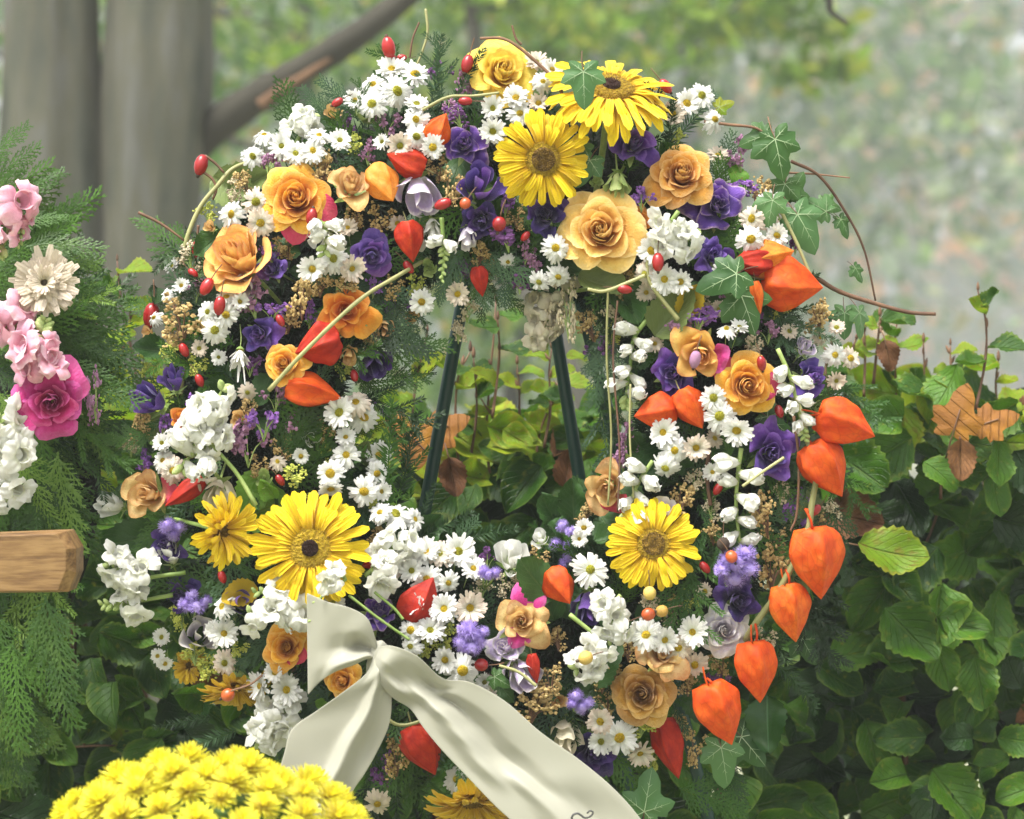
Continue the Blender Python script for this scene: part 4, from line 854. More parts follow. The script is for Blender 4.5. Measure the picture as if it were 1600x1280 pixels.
def daisy(px, py, d, face=None, mat='daisy', lift=.03, mesh_=None, desc=None, y=None):
    f = face or auto_face(px, py, .3); fc = face_dir(*f); yy = surf(px, py) - lift if y is None else y; D = d * mpp(yy) * 1.24
    OCC.append((px, py, d * .55))
    if desc is None:
        sz = 'large ' if d >= 48 else ('small ' if d <= 30 else '')
        ps = 'nodding' if f[1] < -.45 else ('upturned' if f[1] > .5 else ('sideways' if abs(f[0]) > .5 else 'open'))
        desc = f"{sz}{ps} {'faded' if mat != 'daisy' else 'white'} daisy"
    t = thing('daisy', desc, 'daisy', M=zbasis(fc, P(px, py, yy), D, U(0, 6)), group='white daisies in the wreath')
    put('petals', mesh_ or random.choice(DV), M[mat] if mat != 'daisy' or random.random() > .16 else M['daisy_cream'], t, Matrix.Diagonal((1, U(.86, 1), U(.8, 1.3), 1))); put('eye', deye, M[random.choice(['eye', 'eye', 'eyegreen'])], t, Matrix.Diagonal((U(.75, 1.05), U(.75, 1.05), U(.7, 1.5), 1))); put('calyx', dcal, M['stem'], t)
    ITEMS.append((t, desc, px, py)); return t
DL = [(621, 143, 48, (.1, .1)), (648, 118, 44, (.2, .6)), (612, 110, 42, (0, .6)), (583, 133, 40, (-.2, .5)), (581, 163, 42, (0, .2)), (556, 158, 32, (-.4, .4)), (651, 164, 34, (.1, .7)),
      (440, 229, 38, (0, .2)), (489, 236, 40, (.1, .3)), (462, 240, 38, (0, .1)), (395, 245, 34, (0, .2)), (413, 213, 34, (0, .85)), (498, 213, 34, (.2, .7)), (531, 220, 34, (.1, .4)),
      (650, 187, 38, (0, .1)), (651, 214, 38, (0, .1)), (626, 228, 38, (-.2, -.1)), (676, 230, 36, (.1, -.2)), (598, 222, 26, (-.5, .2)), (770, 170, 36, (0, .1)), (770, 206, 40, (0, 0)), (812, 178, 40, (.1, .3)), (806, 155, 38, (0, .5)), (838, 98, 36, (.1, .5)), (862, 110, 32, (.3, .4)), (848, 128, 34, (.1, .2)),
      (1051, 178, 38, (0, .1)), (1073, 163, 40, (0, .3)), (1096, 150, 38, (.2, .3)), (1116, 187, 38, (.3, .1)), (400, 316, 42, (0, .1)), (362, 335, 38, (-.2, 0)), (407, 348, 44, (.1, -.2)),
      (521, 404, 50, (.05, 0)), (489, 420, 42, (-.2, -.2)), (549, 420, 40, (.4, -.1)), (336, 516, 42, (0, 0)), (325, 488, 36, (-.2, .2)), (353, 492, 40, (.1, 0)), (354, 465, 30, (0, .6)), (374, 472, 26, (.4, .1)), (375, 548, 30, (0, -.85)), (262, 460, 24, (-.4, .4)), (284, 447, 24, (-.2, .3)),
      (868, 388, 40, (0, .1)), (843, 440, 32, (-.3, -.4)), (872, 432, 34, (.1, -.4)), (1174, 342, 38, (0, .1)), (1173, 374, 42, (0, 0)), (1200, 345, 36, (.3, .2)), (1213, 368, 36, (.2, 0)), (1200, 318, 34, (.2, .4)),
      (1018, 392, 40, (-.1, .1)), (1038, 436, 44, (0, -.2)), (1008, 428, 36, (-.2, -.3)), (1132, 430, 38, (0, .1)), (1063, 440, 34, (0, -.2)), (1114, 622, 40, (.1, .1)), (1124, 650, 48, (0, 0)), (1150, 672, 48, (.1, -.2)),
      (1036, 676, 42, (-.1, .1)), (1054, 704, 44, (0, .05)), (1087, 700, 40, (.1, 0)), (1040, 730, 40, (-.2, -.5)), (1304, 555, 34, (.2, .1)), (1328, 560, 32, (.3, .1)), (1307, 513, 26, (0, .6)), (1135, 515, 30, (0, .8)), (1155, 512, 28, (.2, .8)),
      (530, 645, 48, (0, .1)), (556, 630, 42, (0, .5)), (568, 652, 44, (.2, 0)), (540, 684, 30, (.1, .5)), (541, 711, 42, (0, .1)), (516, 740, 42, (0, .1)), (592, 712, 40, (.1, .1)), (569, 768, 46, (0, 0)), (588, 740, 34, (.4, 0)), (517, 762, 36, (0, -.8)), (595, 768, 30, (.6, 0)),
      (594, 802, 36, (-.3, .6)), (618, 804, 46, (.1, .65)), (647, 812, 36, (.7, .3)), (660, 818, 1, None), (640, 858, 40, (0, .7)), (665, 862, 42, (0, .5)), (687, 866, 42, (0, .4)), (716, 863, 50, (.1, .45)), (739, 889, 38, (.3, .5)), (667, 905, 46, (0, .05)), (644, 892, 36, (-.3, .2)), (700, 910, 34, (.3, -.2)), (734, 950, 48, (.15, .1)), (694, 952, 46, (-.1, .3)), (652, 945, 38, (-.7, .1)), (642, 985, 36, (-.2, .2)), (672, 986, 44, (.1, .6)), (642, 1010, 34, (-.4, 0)), (723, 1048, 48, (0, .1)), (519, 940, 40, (0, .1)), (695, 1030, 40, (.1, -.3)),
      (270, 735, 40, (.05, 0)), (255, 720, 34, (-.2, .3)), (253, 693, 28, (0, .4)), (350, 990, 42, (.1, .1)), (337, 985, 32, (-.3, 0)), (348, 948, 38, (-.55, .3)), (351, 1036, 38, (.05, 0)), (253, 996, 26, (-.2, .2)), (247, 1025, 24, (-.3, 0)), (258, 1036, 24, (0, -.4)),
      (408, 1072, 44, (-.75, .1)), (448, 1078, 48, (0, .1)), (430, 1052, 32, (-.3, .2)), (922, 890, 54, (.05, .1)), (1009, 992, 50, (0, .1)), (1082, 988, 44, (-.1, .1)), (1038, 1000, 38, (.2, 0)), (938, 1128, 38, (-.1, .2)), (968, 1153, 52, (0, .1)), (940, 1158, 38, (-.3, -.2)), (1000, 1176, 40, (.1, -.5)),
      (714, 1218, 40, (-.1, .2)), (745, 1242, 44, (0, -.1)), (728, 1236, 34, (-.2, 0)), (765, 1255, 34, (.2, -.3)), (659, 472, 38, (0, 0)), (912, 825, 28, (.1, .2)), (905, 842, 24, (0, 0)), (1152, 1000, 1, None)]
for px, py, d, fc in DL:
    if d > 5: daisy(px, py, d, fc, lift=.034 if 560 < px or px > 300 else .02, mesh_=(DO[0] if d >= 52 else (DC[0] if fc[1] < -.8 else None)))
for px, py, d, fc in [(1060, 1013, 44, (0, .1)), (1085, 1038, 40, (.1, -.2)), (1055, 1040, 38, (0, -.5)), (715, 460, 34, (0, 0)), (1306, 595, 28, (.3, -.2)), (590, 1255, 40, (0, -.4))]: daisy(px, py, d, fc, 'daisy_old')
daisy(72, 445, 98, (.05, .1), 'daisy_old', y=-.1, desc='large cream zinnia with many dried petals on the left wreath'); 
ITEMS.pop(); zt = [o for o in COL.objects if o.get('label', '').startswith('large cream zinnia')][0]; zt.name = 'zinnia'; zt['category'] = 'zinnia'; del zt['group']
for c in zt.children:
    if c.name.startswith('eye'): c.scale = (.6, .6, .6); c.material_slots[0].material = M['tan']
for k in range(3): put('petals', DV[k], M['daisy_old'], zt, Matrix.Translation((0, 0, .05 + .045 * k)) @ Matrix.Rotation(.4 * k + .2, 4, 'Z') @ Matrix.Diagonal((.86 - .2 * k, .86 - .2 * k, 1, 1)))

# physalis lanterns
def lantern_mesh(seed, wr=.0):
    r_ = random.Random(seed); mb = MB(); n = 20; ph = r_.uniform(0, 6)
    prof = []
    for k in range(n + 1):
        t = k / n; r = .42 * math.sin(math.pi * min(1, .13 + t * .87) ** .72) ** .85 if t < .999 else 0.0
        z = -t * 1.08 + .05; prof.append((max(r, .004) if k else .06, z if k else .0))
    def fn(r, z, th, v):
        rib = abs(math.cos(2.5 * th + ph)); k = 1 + .36 * (1 - rib) ** 2.2 * math.sin(math.pi * v) ** .8 - .09 * rib + .02 * math.sin(v * 23 + th * 2)
        k += wr * math.sin(th * 7 + z * 14 + ph) + .012 * math.sin(11 * th + z * 6); dz = .05 * math.cos(5 * th + 2 * ph) * max(0, .25 - v) * 2
        return r * k, z + dz
    lathe(mb, prof, 40, fn); return mb.mesh('husk_shape')
LM = [lantern_mesh(k, .01 + .01 * k) for k in range(3)]; LMW = [lantern_mesh(7, .06)]
lst = MB(); tube(lst, [(0, 0, -.01), (.01, .0, .12), (.05, .02, .3)], .022, .018, 6, 6); lst = lst.mesh('lantern_stalk_shape')
def lantern(px, py, L, ang, mat, label=None, parent=None, off=None, lift=.03, wide=1.0, toward=0.0, y=None, rf=None, wr=False):
    OCC.append((px, py, L * .42)); yy = surf(px, py) - lift if y is None else y; a = math.radians(ang); tip = Vector((math.cos(a), -toward, math.sin(a))).normalized(); D = L * mpp(yy)
    loc = P(px, py, yy) - tip * D * .5; Mx = zbasis(-tip, loc, (D * wide, D * wide * .9, D), U(0, 6)); me = LMW[0] if wr else random.choice(LM)
    if parent is None:
        t = thing('physalis_lantern', label, 'lantern', M=Mx, group='orange physalis lanterns'); put('husk', me, M[mat], t); put('stalk', lst, M['stemolive'], t)
        if rf: ref(rf, px, py)
    else:
        h = put('lantern', me, M[mat], parent, Matrix.Translation(-off) @ Mx); put('stalk', lst, M['lantern'], h)
        if rf: ref(rf, px, py)
for a in [(600, 290, 66, -60, 'lanternpale', 'round bright orange lantern facing out between two top roses', 'the round lantern', .95, .6), (1238, 443, 92, -8, 'lantern', 'big two-toned orange lantern pointing right at the upper right', 'the right-pointing lantern', .95, 0), (1205, 402, 70, 15, 'lanternpale', 'pale orange lantern just above the right-pointing one', None, .9, .2), (1175, 408, 60, 180, 'lanternred', 'red lantern behind the ivy at upper right', None, .8, .4), (1184, 465, 50, -80, 'lantern', 'thin orange lantern tip under the right-pointing lantern', None, .45, 0),
          (1022, 645, 62, 190, 'lantern', 'plump orange lantern pointing left at inner right', 'the left-pointing lantern', 1.05, .2), (1080, 640, 66, -60, 'lantern', 'orange lantern right beside the left-pointing lantern', None, .85, .2), (495, 540, 70, 200, 'lanternred', 'wrinkled red lantern beside the small golden rose', 'the wrinkled lantern', 1.0, .3), (490, 613, 84, -12, 'lantern', 'orange lantern pointing right below the green stem', 'the stem-end lantern', .75, 0), (640, 378, 62, -80, 'lanternred', 'red lantern behind the hanging ivory bells', 'the red inner lantern', .8, .1), (634, 252, 60, 160, 'lanternred', 'red lantern behind the daisies above the round lantern', None, .8, .2),
          (876, 918, 60, -60, 'lantern', 'orange red lantern at the inner bottom right', 'the inner bottom lantern', .95, .5), (658, 935, 74, 60, 'lanternred', 'red lantern behind the daisies at the inner bottom', None, .9, .2), (662, 1172, 82, -65, 'lanternred', 'red lantern pointing down under the ribbon', 'the under-ribbon lantern', .85, 0), (1048, 1170, 92, -75, 'lanternred', 'dull red lantern hanging below the amber rose', 'the dull red lantern', .65, 0), (750, 440, 46, -80, 'lanternred', 'small red lantern tip under the inner top of the ring', None, .7, 0), (288, 770, 70, 215, 'lanternred', 'red lantern half tucked behind the crinkled cream rose', None, .5, .1),
          (685, 200, 50, 60, 'lantern', 'orange lantern tucked right of the top daisies', None, .9, .3), (835, 1045, 46, -80, 'lanternred', 'narrow red lantern right of the lilac bell at the bottom', None, .5, 0), (324, 1000, 1, 0, 'lantern', None, None, 1, 0), (600, 880, 1, 0, 'lantern', None, None, 1, 0), (325, 650, 1, 0, 'lantern', None, None, 1, 0), (580, 880, 34, 200, 'lanternred', 'bit of red lantern right of the dark-eyed gerbera', None, .6, 0)]:
    px, py, L, ang, mt, lb, rf, wide, tw = a
    if lb: lantern(px, py, L, ang, mt, lb, wide=wide, toward=tw, rf=rf, wr='wrinkled' in lb)
br = P(1175, 980, -.05); lb = thing('physalis_branch', 'long yellow green branch carrying six orange lanterns down the right side', 'branch', br, group=None)
mb = MB(); tube(mb, [P(1225, 600, -.06), P(1250, 640, -.08), P(1262, 690, -.1), P(1277, 728, -.1), P(1268, 790, -.1), P(1262, 830, -.1), P(1240, 880, -.1), P(1212, 930, -.1), P(1180, 975, -.095), P(1165, 1000, -.08)], .0026, .0032, 40, 8, .08)
rel(put('stem', mb.mesh('stem'), M['stemolive'], lb), br)
for px, py, L, ang, wide, mt in [(1322, 664, 92, -22, .85, 'lantern'), (1290, 735, 92, -58, .82, 'lantern'), (1275, 880, 108, -82, .88, 'lantern'), (1234, 958, 88, -78, .82, 'lantern'), (1181, 1050, 92, -82, .8, 'lantern'), (1124, 1116, 98, -68, .88, 'lantern')]:
    lantern(px, py, L, ang, mt, parent=lb, off=br, y=-.10, wide=wide)
ref('the physalis branch', 1270, 780)
for a, b in (((1262, 650), (1290, 645)), ((1266, 690), (1262, 700)), ((1258, 795), (1270, 832)), ((1228, 890), (1232, 918)), ((1180, 975), (1180, 1008)), ((1105, 1060), (1112, 1072))):
    mb = MB(); tube(mb, [P(*a, -.1), P((a[0] + b[0]) / 2 + 3, (a[1] + b[1]) / 2, -.105), P(*b, -.1)], .0012, .0012, 6, 5); rel(put('stalk', mb.mesh('stalk'), M['lantern'], lb), br)

# rose hips and berries
hipm = MB(); lathe(hipm, [(0.02, .5), (.16, .46), (.27, .3), (.32, .05), (.29, -.2), (.18, -.42), (.07, -.5), (0.02, -.5)], 14); hipm = hipm.mesh('hip_shape')
hipr = MB(); lathe(hipr, [(0.02, .42), (.2, .38), (.36, .2), (.4, 0), (.36, -.2), (.2, -.38), (.05, -.42)], 14); hipr = hipr.mesh('berry_shape')
hcal = MB(); lathe(hcal, [(.09, -.44), (.1, -.52), (.05, -.62), (.0, -.6)], 7); hcal = hcal.mesh('hip_calyx_shape')
hstk = MB(); tube(hstk, [(0, 0, .45), (.03, 0, .9), (.15, .05, 1.4)], .035, .03, 6, 5); hstk = hstk.mesh('hip_stalk_shape')
def hip(px, py, L, ang, mat='hip', round_=False, desc='oval red rosehip', lift=.05, y=None, label=None, parent=None, off=None):
    yy = surf(px, py) - lift if y is None else y; a = math.radians(ang); up = Vector((math.cos(a), U(-.2, .3), math.sin(a))); D = L * mpp(yy); Mx = zbasis(up, P(px, py, yy), D, U(0, 6))
    if parent is None:
        t = thing('rosehip' if not round_ else 'berry', desc, 'rosehip' if not round_ else 'berry', M=Mx); put('fruit', hipr if round_ else hipm, M[mat], t); put('calyx', hcal, M['calyx'], t); put('stalk', hstk, M['twig'], t)
        if label: t['label'] = label
        else: ITEMS.append((t, desc, px, py))
    else:
        h = put('rosehip', hipm, M[mat], parent, Matrix.Translation(-off) @ Mx); put('calyx', hcal, M['calyx'], h)
hip(607, 74, 34, 280, y=-.05, label='topmost red rosehip standing above the white daisies'); hip(613, 94, 28, 320, y=-.045, label='squat red rosehip right under the topmost one'); hip(628, 90, 16, 0, y=-.05, desc='tiny dark rosehip')
for a in [(527, 160, 20, 30), (730, 100, 30, 75), (692, 319, 28, 20), (487, 339, 28, 260), (1028, 410, 30, 90), (976, 452, 24, 170), (438, 501, 20, 120), (1190, 568, 24, 100), (323, 448, 30, 60), (343, 478, 30, 80), (1040, 135, 26, 130), (1270, 1010, 1, 0), (478, 940, 1, 0), (727, 158, 22, 0)]:
    if a[2] > 2: hip(*a)
hip(780, 350, 28, 80, round_=True, desc='round crimson berry', lift=.06); hip(727, 318, 22, 60, 'hiporange', True, 'small orange berry', .055); hip(356, 1086, 26, 30, 'hiporange', True, 'orange red berry', y=-.09); hip(752, 1039, 26, 0, 'hip', True, 'round red berry')
hip(1013, 960, 26, 200, 'hiporange', True, 'orange brown berry'); hip(1034, 955, 24, 20, 'hipochre', True, 'ochre berry'); hip(1015, 927, 26, 90, 'hipochre', True, 'yellow green berry', .065); hip(915, 1028, 28, 20, 'hipochre', True, 'ochre berry', .065)
hip(1143, 870, 24, 120, 'hiporange', True, 'orange red berry', .07); hip(1130, 850, 26, 90, 'calyx', True, 'dark brown berry', .06); hip(1086, 562, 28, 80, 'mauve', False, 'dusky pink rosehip', .085)
# arching rosehip branch at the left
bo = P(290, 470, -.02); b = thing('rosehip_branch', 'arching pale green branch with three red rosehips left of the roses', 'branch', bo)
mb = MB(); tube(mb, [P(278, 500, -.01), P(283, 440, -.03), P(290, 380, -.04), P(312, 325, -.04), P(340, 290, -.04), P(362, 265, -.035), P(392, 252, -.02)], .0024, .002, 34, 8, .04); rel(put('stem', mb.mesh('stem'), M['stemolive'], b), bo)
for pts in ([(216, 332), (252, 350), (288, 376)], [(316, 268), (332, 280), (338, 296), (332, 312)], [(320, 243), (336, 255), (350, 270)], [(310, 352), (309, 364), (310, 374)]):
    mb = MB(); tube(mb, [P(x, y_, -.04) for x, y_ in pts], .0015, .0012, 8, 5, .1); rel(put('thorn_twig', mb.mesh('thorn_twig'), M['twig'], b), bo)
hip(314, 258, 34, 75, y=-.04, parent=b, off=bo); hip(309, 390, 32, 85, y=-.04, parent=b, off=bo); ref('the arching branch', 300, 350)
hip(236, 493, 40, 80, y=-.03, label='glossy red rosehip hanging alone at the far left of the wreath')

# snapdragons
def floret_mesh(seed, puff=1.0):
    r_ = random.Random(seed); mb = MB()
    def tb(u, v): th = u * 6.2832; r = .06 + .17 * v ** .7; return (r * math.cos(th) * 1.1, r * math.sin(th), .62 * v)
    mb.add(*grid(tb, 14, 6, True))
    for k, (a0, tilt_, L, w) in enumerate(((.5, .35, .52, .30), (-.5, .40, .50, .30), (2.15, .95, .44, .26), (3.14, 1.1, .46, .28), (-2.15, .95, .44, .26), (3.0, .2, .30, .24))):
        a0 += r_.uniform(-.15, .15); tilt_ = (tilt_ + r_.uniform(-.2, .3)) * puff; L *= r_.uniform(.85, 1.15); w *= r_.uniform(.9, 1.15); ph = r_.uniform(0, 6); cv = r_.uniform(.5, 1.3)
        def fn(u, v):
            s = u * 2 - 1; ww = w * (.35 + .75 * math.sin(min(1, v * .9 + .05) * math.pi * .72)) * (1 - .15 * v * abs(s)); cv_ = cv if puff > .5 else -.35; d = .16 + L * v * math.sin(tilt_ + cv_ * v); z = .50 + L * v * math.cos(tilt_ + cv_ * v) - .10 * s * s * v + .05 * v * v * math.sin(s * 5 + ph)
            x = s * ww; d -= .10 * s * s * v; d += .025 * v * math.sin(s * 7 + ph); return (d * math.cos(a0) - x * math.sin(a0), d * math.sin(a0) + x * math.cos(a0), z)
        mb.add(*grid(fn, 8, 8))
    return mb.mesh('floret_shape')
FM = [floret_mesh(k, p_) for k, p_ in enumerate((1.0, 1.2, .7, .12, .25, .18))]
fcal = MB()
for k in range(5):
    a = k * 1.2566
    def fn(u, v, a=a): s = (u * 2 - 1) * .07 * (1 - v) ** .5; r = .05 + .12 * v ** .5; return (r * math.cos(a) - s * math.sin(a), r * math.sin(a) + s * math.cos(a), -.02 + .26 * v)
    fcal.add(*grid(fn, 3, 4))
lathe(fcal, [(.02, -.08), (.07, -.03), (.08, .04)], 8); fcal = fcal.mesh('floret_calyx_shape')
sbud = MB(); lathe(sbud, [(0.02, 0), (.2, .12), (.3, .4), (.24, .75), (.08, .98), (0.0, 1)], 8); sbud = sbud.mesh('snap_bud_shape')
def snap(path, n, size, label, mat='white', rf=None, lift=.03, buds=6, spread=1.0, y=None, t0=.12, t1=.78, name='snapdragon', side=None, pods=False):
    px, py = path[len(path) // 2]; yy = surf(px, py) - lift if y is None else y; P3 = [P(a, b, yy) for a, b in path]; org = P3[0]
    t = thing(name, label, 'snapdragon', org); mb = MB(); tube(mb, P3, 3.6 * mpp(), 1.8 * mpp(), 18, 7, .05); rel(put('stem', mb.mesh('stem'), M['stem'], t), org)
    OCC.extend([(a_, b_, size * .6) for a_, b_ in path]); pth = cat(P3, 40); s = size * mpp(yy)
    for k in range(n):
        q = t0 + (t1 - t0) * (k + .5) / n; i = int(q * 40); c = Vector(pth[i]); tg = Vector(pth[min(40, i + 2)]) - Vector(pth[i - 1]); tg.normalize()
        perp = tg.cross(Vector((0, 1, 0))).normalized() * (1 if k % 2 else -1); d = perp * U(.5, 1.0) * spread + Vector((0, -U(.35, 1.0), 0)) + tg * U(-.05, .35) + Vector((0, 0, U(-.3, .1)))
        h = put('floret', random.choice(FM[3:] if pods else FM[:3]), M[mat], t, Matrix.Translation(-org) @ zbasis(d, c, s * 1.14 * U(.8, 1.2) * (1 - q * .25), U(0, 6))); put('calyx', fcal, M['bud'], h)
    for k in range(buds):
        q = t1 + (1 - t1) * (k + .5) / buds; i = min(40, int(q * 40)); c = Vector(pth[i]); tg = (Vector(pth[40]) - Vector(pth[34])).normalized()
        perp = tg.cross(Vector((0, 1, 0))).normalized() * (1 if k % 2 else -1); d = perp * U(.5, .9) + tg * .7 + Vector((0, -U(.1, .8), 0))
        put('bud', sbud, M['bud'], t, Matrix.Translation(-org) @ zbasis(d, c, s * (.42 - .2 * (k / buds))))
    if rf: ref(rf, px, py)
snap([(400, 790), (370, 740), (335, 700), (305, 670), (330, 640), (352, 600)], 9, 46, 'large white snapdragon spike curving up beside the left lisianthus', rf='the left snapdragon', lift=.05, t0=.45, t1=.95, buds=7)
snap([(345, 620), (330, 655), (335, 690), (310, 700)], 6, 46, 'dense white snapdragon head above the drooping white bells', lift=.045, t1=.9)
snap([(350, 690), (320, 700), (290, 720), (285, 735)], 4, 54, 'limp white snapdragon bells above the crinkled cream rose', pods=True, lift=.05, buds=2)
snap([(480, 340), (505, 350), (510, 375), (505, 400)], 4, 44, 'white snapdragon with drooping florets under the pink-tipped rose', pods=True, lift=.045, buds=3, spread=.7)
snap([(1010, 500), (990, 530), (985, 570), (980, 605), (978, 640)], 8, 42, 'hanging white snapdragon at the inner right of the ring', rf='the hanging snapdragon', pods=True, lift=.03, t1=.85, spread=.8)
snap([(1158, 700), (1153, 740), (1150, 790), (1155, 840), (1160, 870)], 8, 44, 'white snapdragon spike hanging left of the physalis branch', rf='the right snapdragon', pods=True, lift=.03, t1=.85, spread=.9)
snap([(1215, 545), (1235, 590), (1245, 630), (1252, 660), (1258, 690)], 7, 36, 'thin white snapdragon at the right rim above the physalis lanterns', rf='the thin snapdragon', pods=True, lift=.045, spread=.7)
snap([(1020, 720), (1000, 750), (985, 785), (975, 820)], 6, 44, 'white snapdragon just above the inner gerbera', pods=True, lift=.03, spread=.8, buds=2)
snap([(290, 895), (250, 900), (215, 905), (195, 895), (170, 880)], 7, 50, 'white snapdragon pushing out at the far left', rf='the far left snapdragon', lift=.04, t0=.4, t1=.98, buds=2)
snap([(270, 930), (225, 938), (190, 945), (155, 945)], 3, 44, 'small white snapdragon with green buds at the lower left rim', lift=.03, t0=.3, t1=.6, buds=7)
snap([(470, 1110), (440, 1115), (420, 1130), (412, 1160)], 8, 50, 'dense white snapdragon cluster left of the ribbon tail', rf='the low snapdragon', lift=.04, t0=.1, t1=.98, buds=2)
snap([(480, 985), (450, 950), (425, 930), (395, 925)], 5, 44, 'white snapdragon under the dark-eyed gerbera', lift=.04, t0=.1, t1=.6, buds=5)
snap([(455, 960), (430, 965), (405, 965), (390, 958)], 2, 42, 'short pair of white snapdragon florets above the rose beside the ribbon', lift=.05, t0=.2, t1=.9, buds=1)
snap([(890, 960), (935, 1000), (925, 1030), (900, 1045)], 7, 44, 'white snapdragon with curved green stem at the bottom right', rf='the bottom snapdragon', lift=.04, t0=.4, t1=.95, buds=3)
snap([(970, 930), (950, 955), (960, 985), (950, 1000)], 4, 40, 'fading white snapdragon under the inner gerbera', lift=.035, buds=2)
snap([(1060, 330), (1045, 355), (1055, 385), (1075, 375), (1085, 360)], 7, 40, 'white snapdragon between the dusty rose and the ivy', rf='the upper snapdragon', lift=.035, t1=.9)
snap([(455, 235), (470, 210), (472, 195), (485, 180)], 4, 44, 'white snapdragon standing over the daisies at the upper left', rf='the upper left snapdragon', lift=.03, t0=.4, t1=.95, buds=1)
snap([(690, 340), (692, 370), (694, 400), (690, 440)], 3, 32, 'green budded snapdragon tip hanging at the inner top', rf='the green-budded tip', pods=True, lift=.05, buds=10, t0=.3, t1=.5, spread=.6)
snap([(590, 900), (600, 870), (625, 850), (640, 860)], 6, 42, 'white snapdragon right of the dark-eyed gerbera', rf='the middle snapdragon', lift=.04, t0=.15, t1=.9, buds=4)
snap([(570, 900), (590, 885), (605, 892), (612, 905)], 3, 44, 'open white snapdragon floret pair above the inner bottom lantern row', lift=.04, buds=1)
snap([(925, 450), (860, 465), (850, 500), (845, 545)], 7, 40, 'greyish dried snapdragon hanging over the right stand leg', 'driedwhite', rf='the grey dried snapdragon', lift=.02, t1=.95, buds=2)
snap([(500, 905), (515, 900), (540, 905), (500, 935), (488, 975)], 3, 36, 'white bloom lying over the lower petals of the dark-eyed gerbera', lift=.075, t1=.7, t0=.0, buds=3)
# on the left wreath
snap([(10, 290), (20, 320), (10, 370), (0, 400)], 5, 56, 'pink snapdragon at the top of the left wreath', 'pink', y=-.1, buds=4)
snap([(25, 300), (35, 340), (32, 370), (26, 385)], 2, 34, 'small greenish pink snapdragon tip on the left wreath', 'pink', y=-.1, buds=9, t1=.4)
snap([(70, 600), (62, 560), (66, 530), (72, 500)], 8, 56, 'pink snapdragon between zinnia and magenta rose on the left wreath', 'pink', y=-.11, buds=8, t0=.1, t1=.75)
snap([(10, 480), (20, 490), (30, 500), (20, 520)], 3, 50, 'pink snapdragon florets left of the zinnia', 'pink', y=-.1, buds=2)
snap([(-10, 640), (5, 660), (20, 690), (25, 720)], 8, 56, 'white snapdragon under the magenta rose on the left wreath', 'white', y=-.1, buds=3, t1=.95)
snap([(10, 720), (25, 740), (15, 770), (5, 790)], 3, 56, 'drooping white snapdragon above the wooden beam', 'white', y=-.09, buds=1, t1=.95)
flower('wild', 80, 628, 122, 'magenta', None, 'rose', face=(.1, -.1), label='deep magenta rose on the left wreath', y=-.11)

# fluffy and beaded fillers
puff = MB()
for k in range(340):
    z = 1 - 2 * (k + .5) / 340; r = math.sqrt(1 - z * z); a = k * 2.39996; d = np.array([r * math.cos(a), r * math.sin(a), z]) + rs.normal(size=3) * .12; d /= np.linalg.norm(d)
    V = []; F = []; kite(V, F, d * .26, d, .22 + rs.uniform(-.03, .05), .016, np.cross(d, [.3, .5, .8])); puff.add(V, F)
lathe(puff, [(0.01, -.28), (.2, -.2), (.28, 0), (.2, .2), (0.01, .28)], 9); puff = puff.mesh('puff_shape')
def lump_mesh(seed, n=110, clumps=9, s=.05, star=False):
    r_ = np.random.RandomState(seed); mb = MB(); cl = r_.normal(size=(clumps, 3)); cl /= np.linalg.norm(cl, axis=1)[:, None]; cl *= r_.uniform(.15, .42, (clumps, 1))
    for k in range(n):
        c = cl[k % clumps] + r_.normal(size=3) * .06; e = s * r_.uniform(.6, 1.2); A = r_.normal(size=(3, 3)); Q, _ = np.linalg.qr(A)
        if star: V = np.array([[1, 0, .5], [.31, .95, .5], [-.81, .59, .5], [-.81, -.59, .5], [.31, -.95, .5], [0, 0, -.7], [0, 0, .1]]) * e; F = [(0, 1, 5), (1, 2, 5), (2, 3, 5), (3, 4, 5), (4, 0, 5), (0, 6, 1), (1, 6, 2), (2, 6, 3), (3, 6, 4), (4, 6, 0)]
        else: V = np.array([[1, 0, 0], [0, 1, 0], [-1, 0, 0], [0, -1, 0], [0, 0, 1], [0, 0, -1]]) * e * r_.uniform(.7, 1.3, (6, 1)); F = [(0, 1, 4), (1, 2, 4), (2, 3, 4), (3, 0, 4), (1, 0, 5), (2, 1, 5), (3, 2, 5), (0, 3, 5)]
        mb.add(V @ Q.T + c, F)
    st = MB()
    for c in cl: tube(st, [(0, 0, -.45), tuple(c * .4 - [0, 0, .15]), tuple(c)], .014, .01, 5, 4)
    return mb.mesh('lump_shape', False), st.mesh('lump_stem_shape')
LU = [lump_mesh(k, 150, 10, .042) for k in range(3)]; LS = [lump_mesh(k + 5, 120, 8, .06, True) for k in range(3)]
def filler(px, py, w_, h_, mat, kind, desc, lift=.03, y=None, cat_='filler flower', name='filler_flower'):
    OCC.append((px, py, min(w_, h_) * .4)); yy = surf(px, py) - lift if y is None else y; me, st = random.choice(LS if kind == 'star' else LU); k = mpp(yy) * 1.15
    t = thing(name, desc, cat_, M=Matrix.Translation(P(px, py, yy)) @ Matrix.Diagonal((w_ * k, min(w_, h_) * k * .8, h_ * k, 1))); Ry = Matrix.Rotation(U(0, 6), 4, 'Z')
    put('floret_cluster', me, M[mat], t, Ry); put('stem', st, M['stem'] if mat != 'brown' else M['twig'], t, Ry); ITEMS.append((t, desc, px, py))
